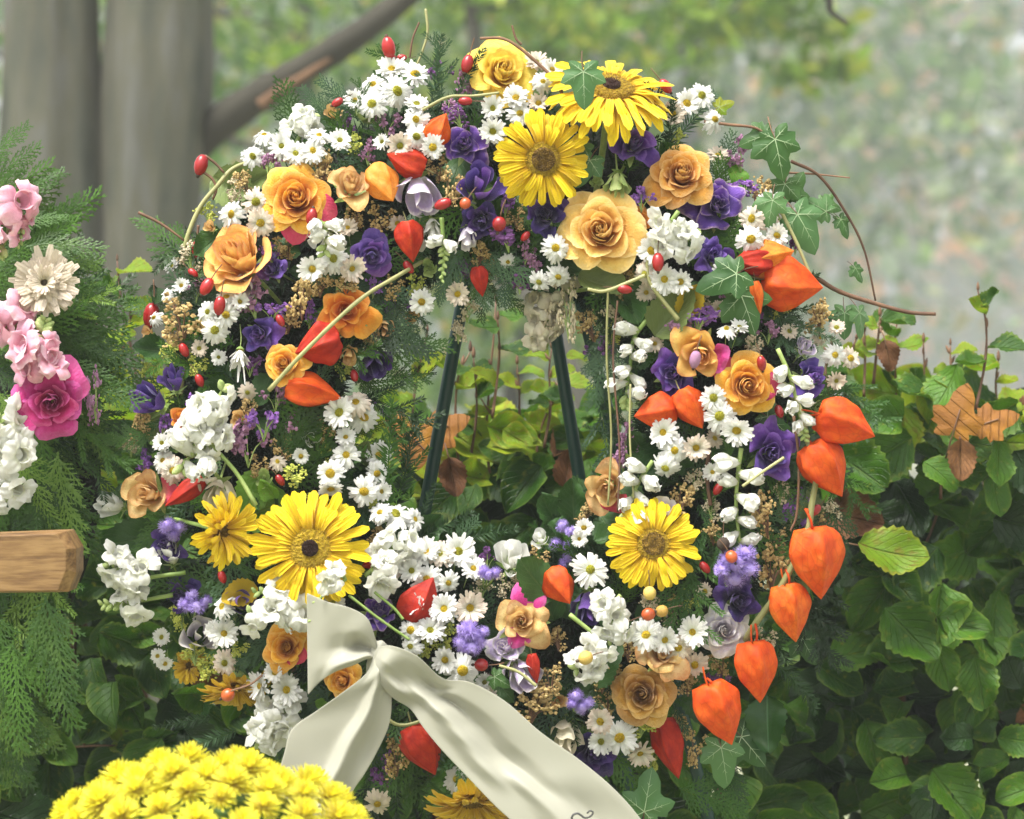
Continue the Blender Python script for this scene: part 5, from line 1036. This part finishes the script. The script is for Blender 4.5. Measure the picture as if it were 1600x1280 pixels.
def fluffy(spots_, desc, y=None, lift=.05, lbl=None):
    px, py, _ = spots_[0]; yy = surf(px, py) - lift if y is None else y; t = thing('ageratum', desc, 'fluffy flower', P(px, py, yy)); o = P(px, py, yy)
    for a, b, d in spots_:
        OCC.append((a, b, d * .5))
        c = P(a, b, yy + U(-.006, .004)) - o; put('puff', puff, M['ageratum'], t, zbasis((U(-.3, .3), -1, U(-.3, .3)), c, d * mpp(yy), U(0, 6)))
        mb = MB(); tube(mb, [tuple(c), tuple(c * .5 + Vector((0, .02, -.012))), (0, .05, -.02)], .001, .001, 6, 5); put('stem', mb.mesh('stem'), M['stem'], t)
    ITEMS.append((t, desc, px, py))
fluffy([(735, 985, 38), (722, 1005, 36), (748, 1000, 36), (737, 1012, 34), (725, 982, 28), (754, 988, 26)], 'fluffy lilac ageratum cluster', lift=.06)
fluffy([(878, 822, 26), (892, 830, 22), (868, 850, 26), (885, 852, 18)], 'small fluffy violet ageratum', y=-.07)
fluffy([(1150, 880, 50), (1165, 865, 40), (1135, 875, 34), (1148, 905, 40), (1170, 890, 40), (1128, 890, 30)], 'large fluffy lilac ageratum', lift=.06)
fluffy([(900, 1088, 30), (910, 1105, 30), (895, 1100, 26), (918, 1098, 26)], 'small fluffy purple ageratum')
fluffy([(290, 945, 30), (308, 948, 32), (322, 940, 26), (300, 930, 24)], 'fluffy purple ageratum', lift=.04)
fluffy([(262, 822, 34), (280, 825, 30), (272, 835, 28)], 'dusky fluffy ageratum', lift=.04)
fluffy([(755, 893, 26), (775, 895, 24), (763, 898, 22)], 'small flat lilac ageratum', lift=.05)
fluffy([(888, 870, 24), (880, 880, 20)], 'tiny violet ageratum', y=-.06)
S_ = [(1002, 310, 44, 44, 'statice', 'star', 'violet statice tuft'), (1158, 245, 44, 54, 'mauve', 'star', 'magenta statice spike'), (1162, 292, 50, 34, 'statice', 'star', 'violet statice tuft'), (1090, 498, 76, 46, 'statice', 'star', 'purple statice tuft'), (1070, 515, 50, 40, 'mauve', 'star', 'magenta statice tuft'),
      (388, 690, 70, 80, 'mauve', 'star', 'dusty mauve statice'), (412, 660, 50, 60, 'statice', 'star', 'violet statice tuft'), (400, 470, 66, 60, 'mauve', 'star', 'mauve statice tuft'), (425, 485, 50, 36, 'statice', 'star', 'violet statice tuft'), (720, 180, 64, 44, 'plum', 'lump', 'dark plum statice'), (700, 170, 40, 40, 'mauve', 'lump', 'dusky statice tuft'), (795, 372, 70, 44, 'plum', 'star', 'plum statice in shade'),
      (300, 640, 36, 40, 'statice', 'star', 'violet statice tuft'), (605, 1212, 50, 60, 'plum', 'star', 'dark plum statice'), (812, 440, 50, 40, 'plum', 'star', 'dark plum statice'), (585, 640, 34, 40, 'statice', 'star', 'violet statice tuft'), (425, 395, 40, 40, 'plum', 'star', 'dark plum statice'), (640, 905, 1, 1, 'plum', 'star', ''), (420, 255, 50, 50, 'mauve', 'star', 'dusky statice tuft'),
      (472, 455, 70, 90, 'brown', 'lump', 'golden brown dried filler'), (500, 440, 50, 50, 'brown', 'lump', 'golden brown dried filler'), (285, 498, 100, 80, 'brown', 'lump', 'wide golden brown dried filler'), (458, 262, 60, 60, 'brown', 'lump', 'olive brown dried filler'), (505, 258, 60, 70, 'brown', 'lump', 'olive brown dried filler'), (700, 290, 50, 60, 'brown', 'lump', 'olive brown dried filler'),
      (1180, 300, 56, 60, 'brown', 'lump', 'olive brown dried filler'), (830, 1095, 100, 70, 'brown', 'lump', 'wide golden brown dried filler'), (860, 1060, 60, 50, 'brown', 'lump', 'golden brown dried filler'), (1055, 1135, 60, 60, 'brown', 'lump', 'golden brown dried filler'), (1085, 1165, 50, 60, 'brown', 'lump', 'golden brown dried filler'), (212, 665, 50, 56, 'brown', 'lump', 'golden brown dried filler'), (1200, 800, 70, 80, 'brown', 'lump', 'olive brown dried filler'), (1205, 880, 70, 90, 'brown', 'lump', 'golden brown dried filler'),
      (620, 1180, 56, 66, 'brown', 'lump', 'golden brown dried filler'), (1060, 780, 60, 60, 'brown', 'lump', 'olive brown dried filler'), (1280, 490, 70, 70, 'brown', 'lump', 'olive brown dried filler'), (540, 445, 60, 40, 'brown', 'lump', 'golden brown dried filler'), (855, 500, 54, 90, 'tan', 'lump', 'pale grey dried filler'), (888, 480, 44, 100, 'tan', 'lump', 'pale grey dried filler'), (730, 480, 44, 50, 'tan', 'lump', 'pale grey dried filler'), (716, 515, 42, 44, 'tan', 'lump', 'pale grey dried filler'), (205, 700, 46, 30, 'tan', 'star', 'pale dried filler'), (1255, 420, 1, 1, 'tan', 'lump', ''), (1075, 1065, 46, 46, 'brown', 'lump', 'golden brown dried filler'), (1040, 1065, 36, 36, 'lime', 'lump', 'yellow green filler'),
      (465, 742, 60, 40, 'lime', 'lump', 'yellow green filler'), (505, 780, 60, 34, 'lime', 'lump', 'yellow green filler'), (590, 780, 40, 50, 'lime', 'lump', 'yellow green filler'), (650, 1015, 60, 70, 'lime', 'lump', 'wide yellow green filler'), (690, 1000, 50, 50, 'lime', 'lump', 'yellow green filler'), (705, 965, 50, 50, 'lime', 'lump', 'yellow green filler'), (285, 960, 40, 50, 'lime', 'lump', 'yellow green filler'), (305, 1020, 60, 40, 'lime', 'lump', 'yellow green filler'), (325, 1040, 56, 50, 'lime', 'lump', 'yellow green filler'), (370, 1012, 40, 26, 'lime', 'lump', 'yellow green filler'), (1000, 1130, 60, 46, 'lime', 'lump', 'yellow green filler'), (1015, 1185, 46, 50, 'lime', 'lump', 'yellow green filler'), (725, 1000, 1, 1, 'lime', 'lump', ''), (950, 1150, 1, 1, 'lime', 'lump', '')]
for a in S_:
    if a[2] > 5: filler(*a[:6], a[6], lift=.02)

# loose stems, vines and ivy
def loose(pts, r0, r1, mat, label, y=-.1, cat_='stem', name='loose_stem', n=30):
    ys = y if isinstance(y, (list, tuple)) else [y] * len(pts); o = P(*pts[0], ys[0]); mb = MB(); tube(mb, [P(a, b, c) for (a, b), c in zip(pts, ys)], r0, r1, n, 7, .08)
    ob = put(name, mb.mesh(name), M[mat]); me = ob.data; ob.location = o; me.transform(Matrix.Translation(-o)); ob['label'] = label; ob['category'] = cat_
loose([(672, 402), (620, 432), (560, 470), (480, 545), (420, 610)], .0019, .0022, 'stemolive', 'straight yellow green cut stem crossing the orange rose', [-.06, -.1, -.12, -.12, -.11]); ref('the straight green stem', 560, 475)
loose([(322, 480), (305, 530), (290, 570), (282, 618)], .002, .002, 'stemolive', 'olive stem rising at the left above the white snapdragon', -.06)
loose([(1236, 252), (1280, 275), (1320, 330), (1350, 390), (1368, 470)], .0017, .001, 'twig', 'thin reddish ivy runner arching down the right side', [-.04, -.03, -.02, -.01, 0], 'runner', 'ivy_runner')
loose([(1225, 270), (1270, 272), (1328, 278)], .0012, .0007, 'twig', 'short thin twig pointing right above the ivy runner', -.03, 'twig', 'thin_twig')
loose([(1270, 430), (1310, 455), (1370, 475), (1420, 488), (1462, 491)], .0024, .0018, 'twig', 'bare brown twig sticking out to the right over the hedge', [-.04, -.03, -.03, -.03, -.03], 'twig', 'bare_twig')
loose([(1215, 320), (1245, 380), (1270, 440)], .0018, .0016, 'stemolive', 'olive runner below the upper right ivy leaves', -.07)
loose([(1010, 400), (1015, 440), (1040, 475), (1060, 500)], .0016, .0022, 'stemolive', 'forked green stem under the upper snapdragon', -.11)
loose([(918, 452), (945, 455), (985, 440), (1008, 430)], .0016, .0018, 'stemolive', 'thin yellow stem hooking left under the big peach rose', -.12)
loose([(950, 450), (948, 560), (955, 680), (950, 790)], .0012, .001, 'stemolive', 'long thin green stem hanging past the inner right', -.1)
loose([(965, 470), (958, 560), (968, 700), (965, 800)], .001, .001, 'twig', 'long thin brown stem hanging beside the green one', -.1)
loose([(985, 600), (984, 680), (990, 780)], .001, .0009, 'stemolive', 'short thin stem hanging below the hanging snapdragon', -.1)
loose([(1240, 650), (1248, 720), (1245, 800), (1235, 830)], .0016, .001, 'twig', 'red brown stem hanging behind the physalis branch', -.085, 'twig', 'thin_twig')
loose([(1110, 680), (1105, 740), (1110, 790)], .0022, .0018, 'twig', 'dark brown twig between the daisies and the right snapdragon', -.085, 'twig', 'dark_twig')
loose([(1225, 715), (1195, 735), (1160, 760)], .0014, .0014, 'stemolive', 'thin stem across the crumpled lisianthus', -.135)
loose([(750, 60), (790, 62), (830, 90), (870, 130), (885, 170)], .0014, .0018, 'twig', 'red brown twig looping over the yellow rose', -.07, 'twig', 'red_twig')
loose([(800, 40), (806, 60), (815, 70)], .001, .0012, 'twig', 'short thin twig tip above the yellow rose', -.07, 'twig', 'thin_twig')
loose([(665, 14), (668, 50), (660, 80), (650, 105)], .0014, .0012, 'stemolive', 'thin upright twig above the fir tips at the top', -.03, 'twig', 'thin_twig')
loose([(640, 90), (645, 60), (655, 35)], .001, .001, 'twig', 'thin brown twig leaning right beside the topmost rosehip', -.03, 'twig', 'thin_twig')
loose([(660, 172), (700, 152), (740, 150), (780, 145)], .0016, .0012, 'stemolive', 'thin stem running left to right below the top fir tips', -.1)
loose([(1100, 190), (1140, 195), (1180, 200), (1200, 215)], .0016, .0012, 'twig', 'thin reddish twig right of the top right daisies', -.05, 'twig', 'thin_twig')
loose([(500, 210), (560, 270), (640, 180)], .0008, .0008, 'stemolive', 'hair-thin stem among the upper left daisies', -.1) if 0 else None
loose([(600, 1120), (625, 1133), (660, 1125), (690, 1100)], .0018, .0014, 'stemolive', 'grey green stem bowed under the ribbon knot', -.1)
loose([(545, 930), (590, 965), (640, 1000)], .0014, .0014, 'stem', 'thin green stem over the striped lisianthus', -.12)
loose([(585, 925), (615, 950), (630, 968)], .0014, .0014, 'stem', 'short green stem just above the thin one', -.12)
loose([(780, 1040), (810, 1050), (838, 1072)], .0014, .0016, 'stemolive', 'short stem right of the round red berry', -.13)
loose([(360, 1080), (390, 1070), (410, 1055)], .001, .001, 'twig', 'thin dark stalk of the orange berry at lower left', -.1)
def ivy(px, py, size, ang, mat, label, y=None, lift=.05, fx=0, fy=.2, v=None):
    yy = surf(px, py) - lift if y is None else y; a = math.radians(ang); d = Vector((math.cos(a), -.1, math.sin(a))); s = size * mpp(yy) * .95; lm, vm = ivy_v[v if v is not None else random.randrange(4)]
    nrm = face_dir(fx, fy); c = P(px, py, yy) - d * s * .22; t = thing('ivy_leaf', label, 'ivy leaf', M=basis(d, nrm, c, s)); put('blade', lm, M[mat], t); put('veins', vm, M['ivyvein'], t)
    mb = MB(); tube(mb, [(0, 0, 0), (.02, -.25, -.08), (.0, -.5, -.25)], .012, .012, 6, 5); put('stalk', mb.mesh('stalk'), M['twig'], t)
ivy(912, 128, 78, -88, 'ivylight', 'pale ivy leaf with light veins lying over the topmost gerbera', y=-.17, v=0); ref('the topmost ivy leaf', 912, 128)
ivy(1215, 235, 86, -78, 'ivy', 'bright ivy leaf with white veins at the top right', y=-.06, v=1); ref('the top right ivy leaf', 1215, 235)
ivy(1222, 300, 64, -110, 'ivy', 'dark ivy leaf under the top right one', y=-.045); ivy(1240, 295, 56, 60, 'ivy', 'rounded ivy leaf right of the dark one', y=-.04)
ivy(1185, 215, 60, 200, 'ivy', 'small ivy leaf left of the top right one', y=-.05); ivy(1255, 350, 84, -60, 'ivylight', 'large pale ivy leaf drooping at the right shoulder', y=-.06); ivy(1205, 325, 60, -100, 'ivylight', 'pale ivy leaf beside the white bloom at the right shoulder', y=-.08)
ivy(1135, 435, 84, 205, 'ivy', 'glossy ivy leaf pointing left above the magenta statice', y=-.12, v=2); ivy(1165, 480, 92, -70, 'ivy', 'dark large ivy leaf under the right-pointing lantern', y=-.10, v=3); ref('the big ivy leaves', 1150, 460)
ivy(915, 262, 64, -120, 'ivylight', 'pale ivy leaf between the ragged gerbera and the fat bud', y=-.09); ivy(905, 225, 50, 70, 'ivylight', 'small pale ivy leaf right of the ragged gerbera', y=-.085)
ivy(1010, 1250, 90, 80, 'ivylight', 'pale veined ivy leaf at the bottom edge', y=-.06, v=1); ivy(1130, 1185, 80, -80, 'ivylight', 'light green ivy leaf under the lowest lantern', y=-.05); ivy(1170, 1165, 84, -50, 'ivy', 'dark glossy ivy leaf at the lower right', y=-.03)
ivy(1210, 660, 66, -40, 'ivy', 'dark ivy leaf under the red-backed rose', y=-.08); ivy(1345, 500, 56, -80, 'ivylight', 'thin ivy leaf hanging on the runner at right', y=-.01, fx=.7); ivy(1318, 350, 40, -60, 'ivy', 'small ivy leaf halfway down the runner', y=-.02, fx=.5); ivy(1295, 320, 44, -20, 'ivy', 'small ivy leaf at the crook of the runner', y=-.02, fx=.4); ivy(1320, 500, 56, -90, 'ivylight', 'pale round ivy leaf beside the bare twig', y=-.0)
ivy(1282, 325, 50, 150, 'ivylight', 'pale ivy leaf left of the runner', y=-.03, fx=-.3); ivy(1340, 425, 34, -60, 'ivy', 'tiny ivy leaf low on the runner', y=-.01, fx=.5); ivy(780, 1062, 40, -30, 'ivy', 'small dark ivy leaf under the round red berry', y=-.1); ivy(1130, 165, 34, 20, 'beechyel', 'tiny olive ivy leaf right of the top right daisies', y=-.05, fx=.3); ivy(985, 120, 24, 80, 'beechyel', 'tiny olive ivy leaf behind the topmost gerbera', y=-.02)
ivy(1260, 1010, 60, -60, 'ivy', 'dark ivy leaf right of the hanging lanterns', y=-.03); ivy(345, 270, 1, 0, 'ivy', '', 0) if 0 else None
mb = MB(); tube(mb, [P(655, 50, -.03), P(650, 70, -.03), P(640, 90, -.03)], .001, .001, 4, 4)

# ------------------------------------------------------------------ ribbon
rib = thing('ribbon', 'wide cream satin ribbon tied in a bow with two long tails', 'ribbon', P(588, 1030, -.15)); ro = P(588, 1030, -.15)
def cloth(name, rows, n=44, nu=22, th=.0006):
    # rows: (xA,yA,dA, xB,yB,dB, [pleats (pos,width,amp)...]) ; A and B are the two edges
    R = np.array([r[:6] for r in rows], float); Q = cat(R, n); m = len(rows) - 1
    def fn(u, v):
        r = Q[int(round(v * n))]; xa, ya, da, xb, yb, db = r; i = min(int(v * m), m - 1); f = v * m - i
        d = da + (db - da) * u
        for (ra, wt) in ((rows[i], 1 - (f * f * (3 - 2 * f))), (rows[i + 1], f * f * (3 - 2 * f))):
            for (c, w_, amp) in ra[6]: x_ = abs(u - c) / w_; d += wt * .8 * amp * (math.exp(-x_ * x_ * 1.3) * .25 + .75 * max(0.0, 1 - x_))
        d += .0006 * math.sin(v * 17 + u * 5)
        return P(xa + (xb - xa) * u, ya + (yb - ya) * u, d) - ro
    V, F, T = grid(fn, nu, n + 1); ob = put(name, mesh(name, V, F, T), M['ribbon'], rib)
    s = ob.modifiers.new('thick', 'SOLIDIFY'); s.thickness = th; s.offset = 0; s2 = ob.modifiers.new('sub', 'SUBSURF'); s2.levels = 1; s2.render_levels = 1; return ob
cloth('loop', [(479, 926, -.152, 481, 1087, -.145, []), (512, 940, -.158, 500, 1066, -.150, [(.8, .2, -.004)]), (548, 950, -.162, 524, 1050, -.158, [(.62, .25, .008), (.9, .12, -.008)]),
               (574, 966, -.162, 552, 1040, -.160, [(.58, .22, .024), (.88, .12, -.012)]), (587, 998, -.158, 574, 1030, -.155, [(.55, .22, .014), (.85, .15, -.008)]), (592, 1018, -.15, 586, 1034, -.15, [])])
cloth('tail', [(583, 1026, -.155, 600, 1024, -.155, []), (572, 1052, -.160, 606, 1054, -.158, [(.55, .35, -.008)]), (535, 1082, -.162, 612, 1086, -.152, [(.64, .14, -.014)]), (494, 1111, -.163, 609, 1130, -.150, [(.66, .12, -.018)]), (456, 1139, -.165, 592, 1170, -.152, [(.68, .12, -.02)]),
               (443, 1180, -.168, 571, 1208, -.156, [(.68, .12, -.02)]), (428, 1235, -.172, 545, 1250, -.16, [(.68, .12, -.02)]), (410, 1330, -.18, 520, 1340, -.17, [(.7, .1, -.016)])])
cloth('tail', [(588, 1012, -.152, 582, 1034, -.152, []), (612, 1009, -.172, 590, 1062, -.160, [(.5, .4, -.008)]), (652, 1025, -.178, 613, 1090, -.158, [(.45, .3, .004), (.8, .16, -.010)]), (692, 1060, -.172, 641, 1108, -.158, [(.30, .14, .010), (.62, .16, -.012)]),
               (735, 1066, -.176, 662, 1138, -.166, [(.42, .12, .018), (.66, .12, -.012)]), (790, 1096, -.176, 690, 1172, -.172, [(.46, .18, .014), (.72, .14, -.012)]), (845, 1144, -.178, 728, 1212, -.176, [(.52, .18, .014), (.78, .12, -.010)]), (912, 1192, -.182, 772, 1258, -.182, [(.5, .12, .006), (.62, .10, -.010)]),
               (975, 1248, -.188, 822, 1308, -.188, [(.35, .3, .012), (.62, .16, -.010)]), (1040, 1330, -.19, 880, 1400, -.19, [(.4, .3, .0)])], 72, 34)
mb = MB(); lathe(mb, [(0.001, .02), (.009, .017), (.0115, .006), (.0105, -.008), (.007, -.018), (.001, -.022)], 14, lambda r, z, th, v: (r * (1 + .12 * math.cos(4 * th)), z)); k_ = put('knot', mb.mesh('knot'), M['ribbon'], rib); k_.scale = (.62, .5, .9); k_.location = (0, 0, 0); k_.rotation_euler = (0, .3, 0)
mb = MB()
for pts in ([(893, 1277), (896, 1271), (903, 1269), (909, 1273), (914, 1276), (922, 1274), (927, 1268), (922, 1265), (917, 1269)], [(893, 1277), (897, 1281), (902, 1279)]): tube(mb, [P(a, b + 2, -.1985) - ro for a, b in pts], .0011, .0008, 18, 5)
put('printed_scroll', mb.mesh('printed_scroll'), M['ink'], rib); ref('the ribbon knot', 588, 1030)

# ------------------------------------------------------------------ left wreath of cedar and wooden beam
lw = thing('cedar_wreath', 'second wreath of drooping green cedar at the left edge', 'wreath', P(-150, 650, 0)); lo = P(-150, 650, 0)
def lsprig(px, py, ang, L, mat, y, kind='cedar', tilt=.15):
    a = math.radians(ang); d = Vector((math.cos(a), -tilt, math.sin(a))); s = L * mpp(y); put(kind + '_sprig', random.choice(cedar_v if kind == 'cedar' else fern_v), M[mat], lw, Matrix.Translation(-lo) @ basis(d, (U(-.35, .35), -1, U(-.1, .5)), P(px, py, y), (s * .8, s, s)))
def tor2(u, v):
    a = u * 6.2832; b = v * 6.2832; R = 300 * mpp(); rr = 90 * mpp(); return (math.cos(a) * (R * .7 + rr * math.cos(b)), .03 + rr * .4 * math.sin(b), math.sin(a) * (R * .95 + rr * math.cos(b)) - .06)
put('moss_ring', mesh('moss_ring', *grid(tor2, 60, 13)), M['straw'], lw)
for k in range(230):
    f = k / 230; py = 385 + f * 705 + U(-20, 20); edge = 165 * math.sin(math.pi * min(1, max(0, (py - 330) / 830)) ** .85) ** .5 + 10; px = U(-90, edge - 75); ang = (25 - (py - 385) * .19 + U(-25, 25)) if py < 560 else (-20 - min(70, (py - 560) * .3) + U(-28, 22))
    lsprig(px, py, ang, U(110, 175), random.choice(['cedar', 'cedar', 'cedaryel']), U(-.07, .03), random.choice(['cedar', 'cedar', 'cedar', 'fern']))
for a in [(-40, 330, 35, 140, 'cedar'), (-20, 300, 50, 110, 'cedar'), (0, 310, 15, 110, 'cedar'), (20, 340, -5, 85, 'cedar'), (-30, 260, 40, 100, 'cedar'), (40, 385, 8, 125, 'cedaryel'), (60, 400, -5, 100, 'cedaryel'), (60, 440, -10, 110, 'cedar'), (70, 470, 5, 95, 'cedar'), (80, 520, -20, 100, 'cedar'), (60, 960, -80, 190, 'cedar'), (20, 1000, -85, 170, 'cedar'), (0, 1020, -70, 150, 'cedar'), (70, 930, -75, 180, 'cedaryel')]: lsprig(*a, y=-.07)
# plume of pinkish amaranth beside the magenta rose
filler(150, 615, 40, 90, 'mauve', 'lump', 'pinkish seed plume right of the magenta rose', y=-.08); ITEMS.pop()
beam = thing('wooden_beam', 'varnished wooden beam end with cut corners at the left edge', 'beam', P(0, 876, -.2)); bo_ = P(0, 876, -.2); yb = -.2
front = [(-260, 848), (88, 834), (103, 858), (103, 890), (90, 923), (-260, 929)]; outer = [(-260, 844), (104, 830), (119, 857), (119, 895), (107, 925), (-260, 930)]
V = [P(a, b, yb) - bo_ for a, b in front] + [P(a, b, yb + .009) - bo_ for a, b in outer] + [P(a, b, yb + .009) - bo_ + Vector((0, .04, 0)) for a, b in outer]; n_ = 6
F = [tuple(range(n_))[::-1], tuple(range(2 * n_, 3 * n_))] + [(i + k, (i + 1) % n_ + k, (i + 1) % n_ + n_ + k, i + n_ + k) for i in range(n_) for k in (0, n_)]
ob = put('beam_body', mesh('beam_body', V, F, None, False), M['wood'], beam); bv = ob.modifiers.new('b', 'BEVEL'); bv.width = .0007; bv.segments = 2
bv.limit_method = 'ANGLE'

# ------------------------------------------------------------------ potted chrysanthemum
mum = MB()
for row in range(6):
    n = (22, 20, 18, 15, 11, 7)[row]
    for k in range(n):
        a = (k + row * .5) / n * 6.2832 + rs.uniform(-.1, .1); e = -.15 + row * .27 + rs.uniform(-.12, .12); L = (.5, .47, .42, .36, .3, .24)[row] * rs.uniform(.9, 1.08); w_ = .05
        def fn(u, v):
            s = (u * 2 - 1); ww = w_ * (.5 + .55 * v) * (1 if v < .7 else 1 - .75 * (v - .7) / .3); r = .04 + L * v * math.cos(e) ; z = .04 * row + L * v * math.sin(e) + .06 * v * v - abs(s) * -.012
            x = s * ww; return (r * math.cos(a) - x * math.sin(a), r * math.sin(a) + x * math.cos(a), z)
        mum.add(*grid(fn, 3, 5))
mum = mum.mesh('mum_shape')
pot = thing('potted_chrysanthemum', 'dome of bright yellow chrysanthemums in front at the bottom left', 'chrysanthemum', P(320, 1700, -.42)); po = P(320, 1700, -.42)
C0 = P(325, 1450, -.42); RX, RY, RZ = 300 * mpp(-.42), 255 * mpp(-.42), 248 * mpp(-.42)
for k in range(170):
    z = 1 - 1.02 * (k + .5) / 170; r = math.sqrt(max(0, 1 - z * z)); a = k * 2.39996; d = Vector((r * math.cos(a), r * math.sin(a), z)); j = 1 + U(-.035, .05)
    c = C0 + Vector((d.x * RX * j, d.y * RY * j, d.z * RZ * j)); put('bloom', mum, M['mum'], pot, Matrix.Translation(-po) @ zbasis(d + Vector((0, 0, .25)), c, U(44, 78) * mpp(-.42), U(0, 6)))
mb = MB(); lathe(mb, [(0.001, .86), (.4, .8), (.75, .5), (.9, .15), (.9, -.15), (.001, -.3)], 30, lambda r, z, th, v: (r * (1 + .03 * math.sin(9 * th)), z)); o = put('foliage', mb.mesh('foliage'), M['leafdark'], pot); o.matrix_basis = Matrix.Translation(C0 - po) @ Matrix.Diagonal((RX, RY, RZ, 1))
mb = MB(); lathe(mb, [(.0, -.30), (.09, -.30), (.12, -.06), (.128, -.06), (.128, -.03), (.115, -.03), (.112, -.06), (0.0, -.06)], 28); mb.mesh; o = put('pot', mb.mesh('pot'), M['hipochre'], pot); o.location = C0 - po + Vector((0, 0, .0))

# small stuff tucked into the gaps between the blooms
n_add = 0; tries = 0
while n_add < 150 and tries < 9000:
    tries += 1; a = U(0, 6.2832); q = U(-.85, .95); r = RR + q * RT; px = RC[0] + r * math.cos(a); py = RC[1] - r * math.sin(a)
    gap = min(math.hypot(px - x, py - y_) - d for x, y_, d in OCC)
    if gap < 8 or (470 < px < 700 and 930 < py) or (700 < px < 900 and py > 1070 and px - 560 < (py - 1000) * 1.35) or py > 1270: continue
    n_add += 1; k = random.random(); sz = min(46, 24 + gap)
    if k < .30: filler(px, py, sz * 1.3, sz * 1.2, random.choice(['brown', 'brown', 'tan']), 'lump', random.choice(['tiny dried golden filler', 'small brown filler', 'wispy brown filler']), lift=.006)
    elif k < .45: filler(px, py, sz * 1.2, sz, 'lime', 'lump', 'small lime green filler', lift=.006)
    elif k < .62: filler(px, py, sz * 1.1, sz * 1.2, random.choice(['statice', 'mauve', 'plum']), 'star', random.choice(['small purple statice', 'tiny violet statice']), lift=.006)
    elif k < .74: daisy(px, py, U(24, 30), None, random.choice(['daisy', 'daisy_old']), lift=.012)
    elif k < .86:
        dsc = random.choice(['small papery bud', 'tiny pale bud', 'small green bud']); mt_ = {'small papery bud': 'cream', 'tiny pale bud': 'white', 'small green bud': 'bud'}[dsc]
        f_ = flower('bell', px, py, U(22, 32), mt_, None, 'bud', name='flower_bud', label='x', lift=.012); ITEMS.append((f_, dsc, px, py))
    else: hip(px, py, U(18, 24), U(40, 140), lift=.02, desc='small red rosehip'); OCC.append((px, py, 14))
for k in range(900):
    a = U(0, 6.2832); q = U(-.9, 1.0); r = RR + q * RT; px = RC[0] + r * math.cos(a); py = RC[1] - r * math.sin(a)
    if min(math.hypot(px - x, py - y_) - d for x, y_, d in OCC) < 3 or py > 1270 or k % 4: continue
    y = surf(px, py) - .004; d = Vector((U(-1, 1), U(-.8, -.1), U(-1, .8))); s = U(26, 52) * mpp()
    put('leaf', random.choice(leaf_v), M[random.choice(['leafdark', 'beech', 'leafbright', 'leafolive', 'beechshade'])], wreath, WI @ basis(d, (U(-.6, .6), -1, U(0, 1)), P(px, py, y), s))
label_all()
print('objects', len(bpy.data.objects), 'top', len([o for o in bpy.data.objects if o.parent is None]))
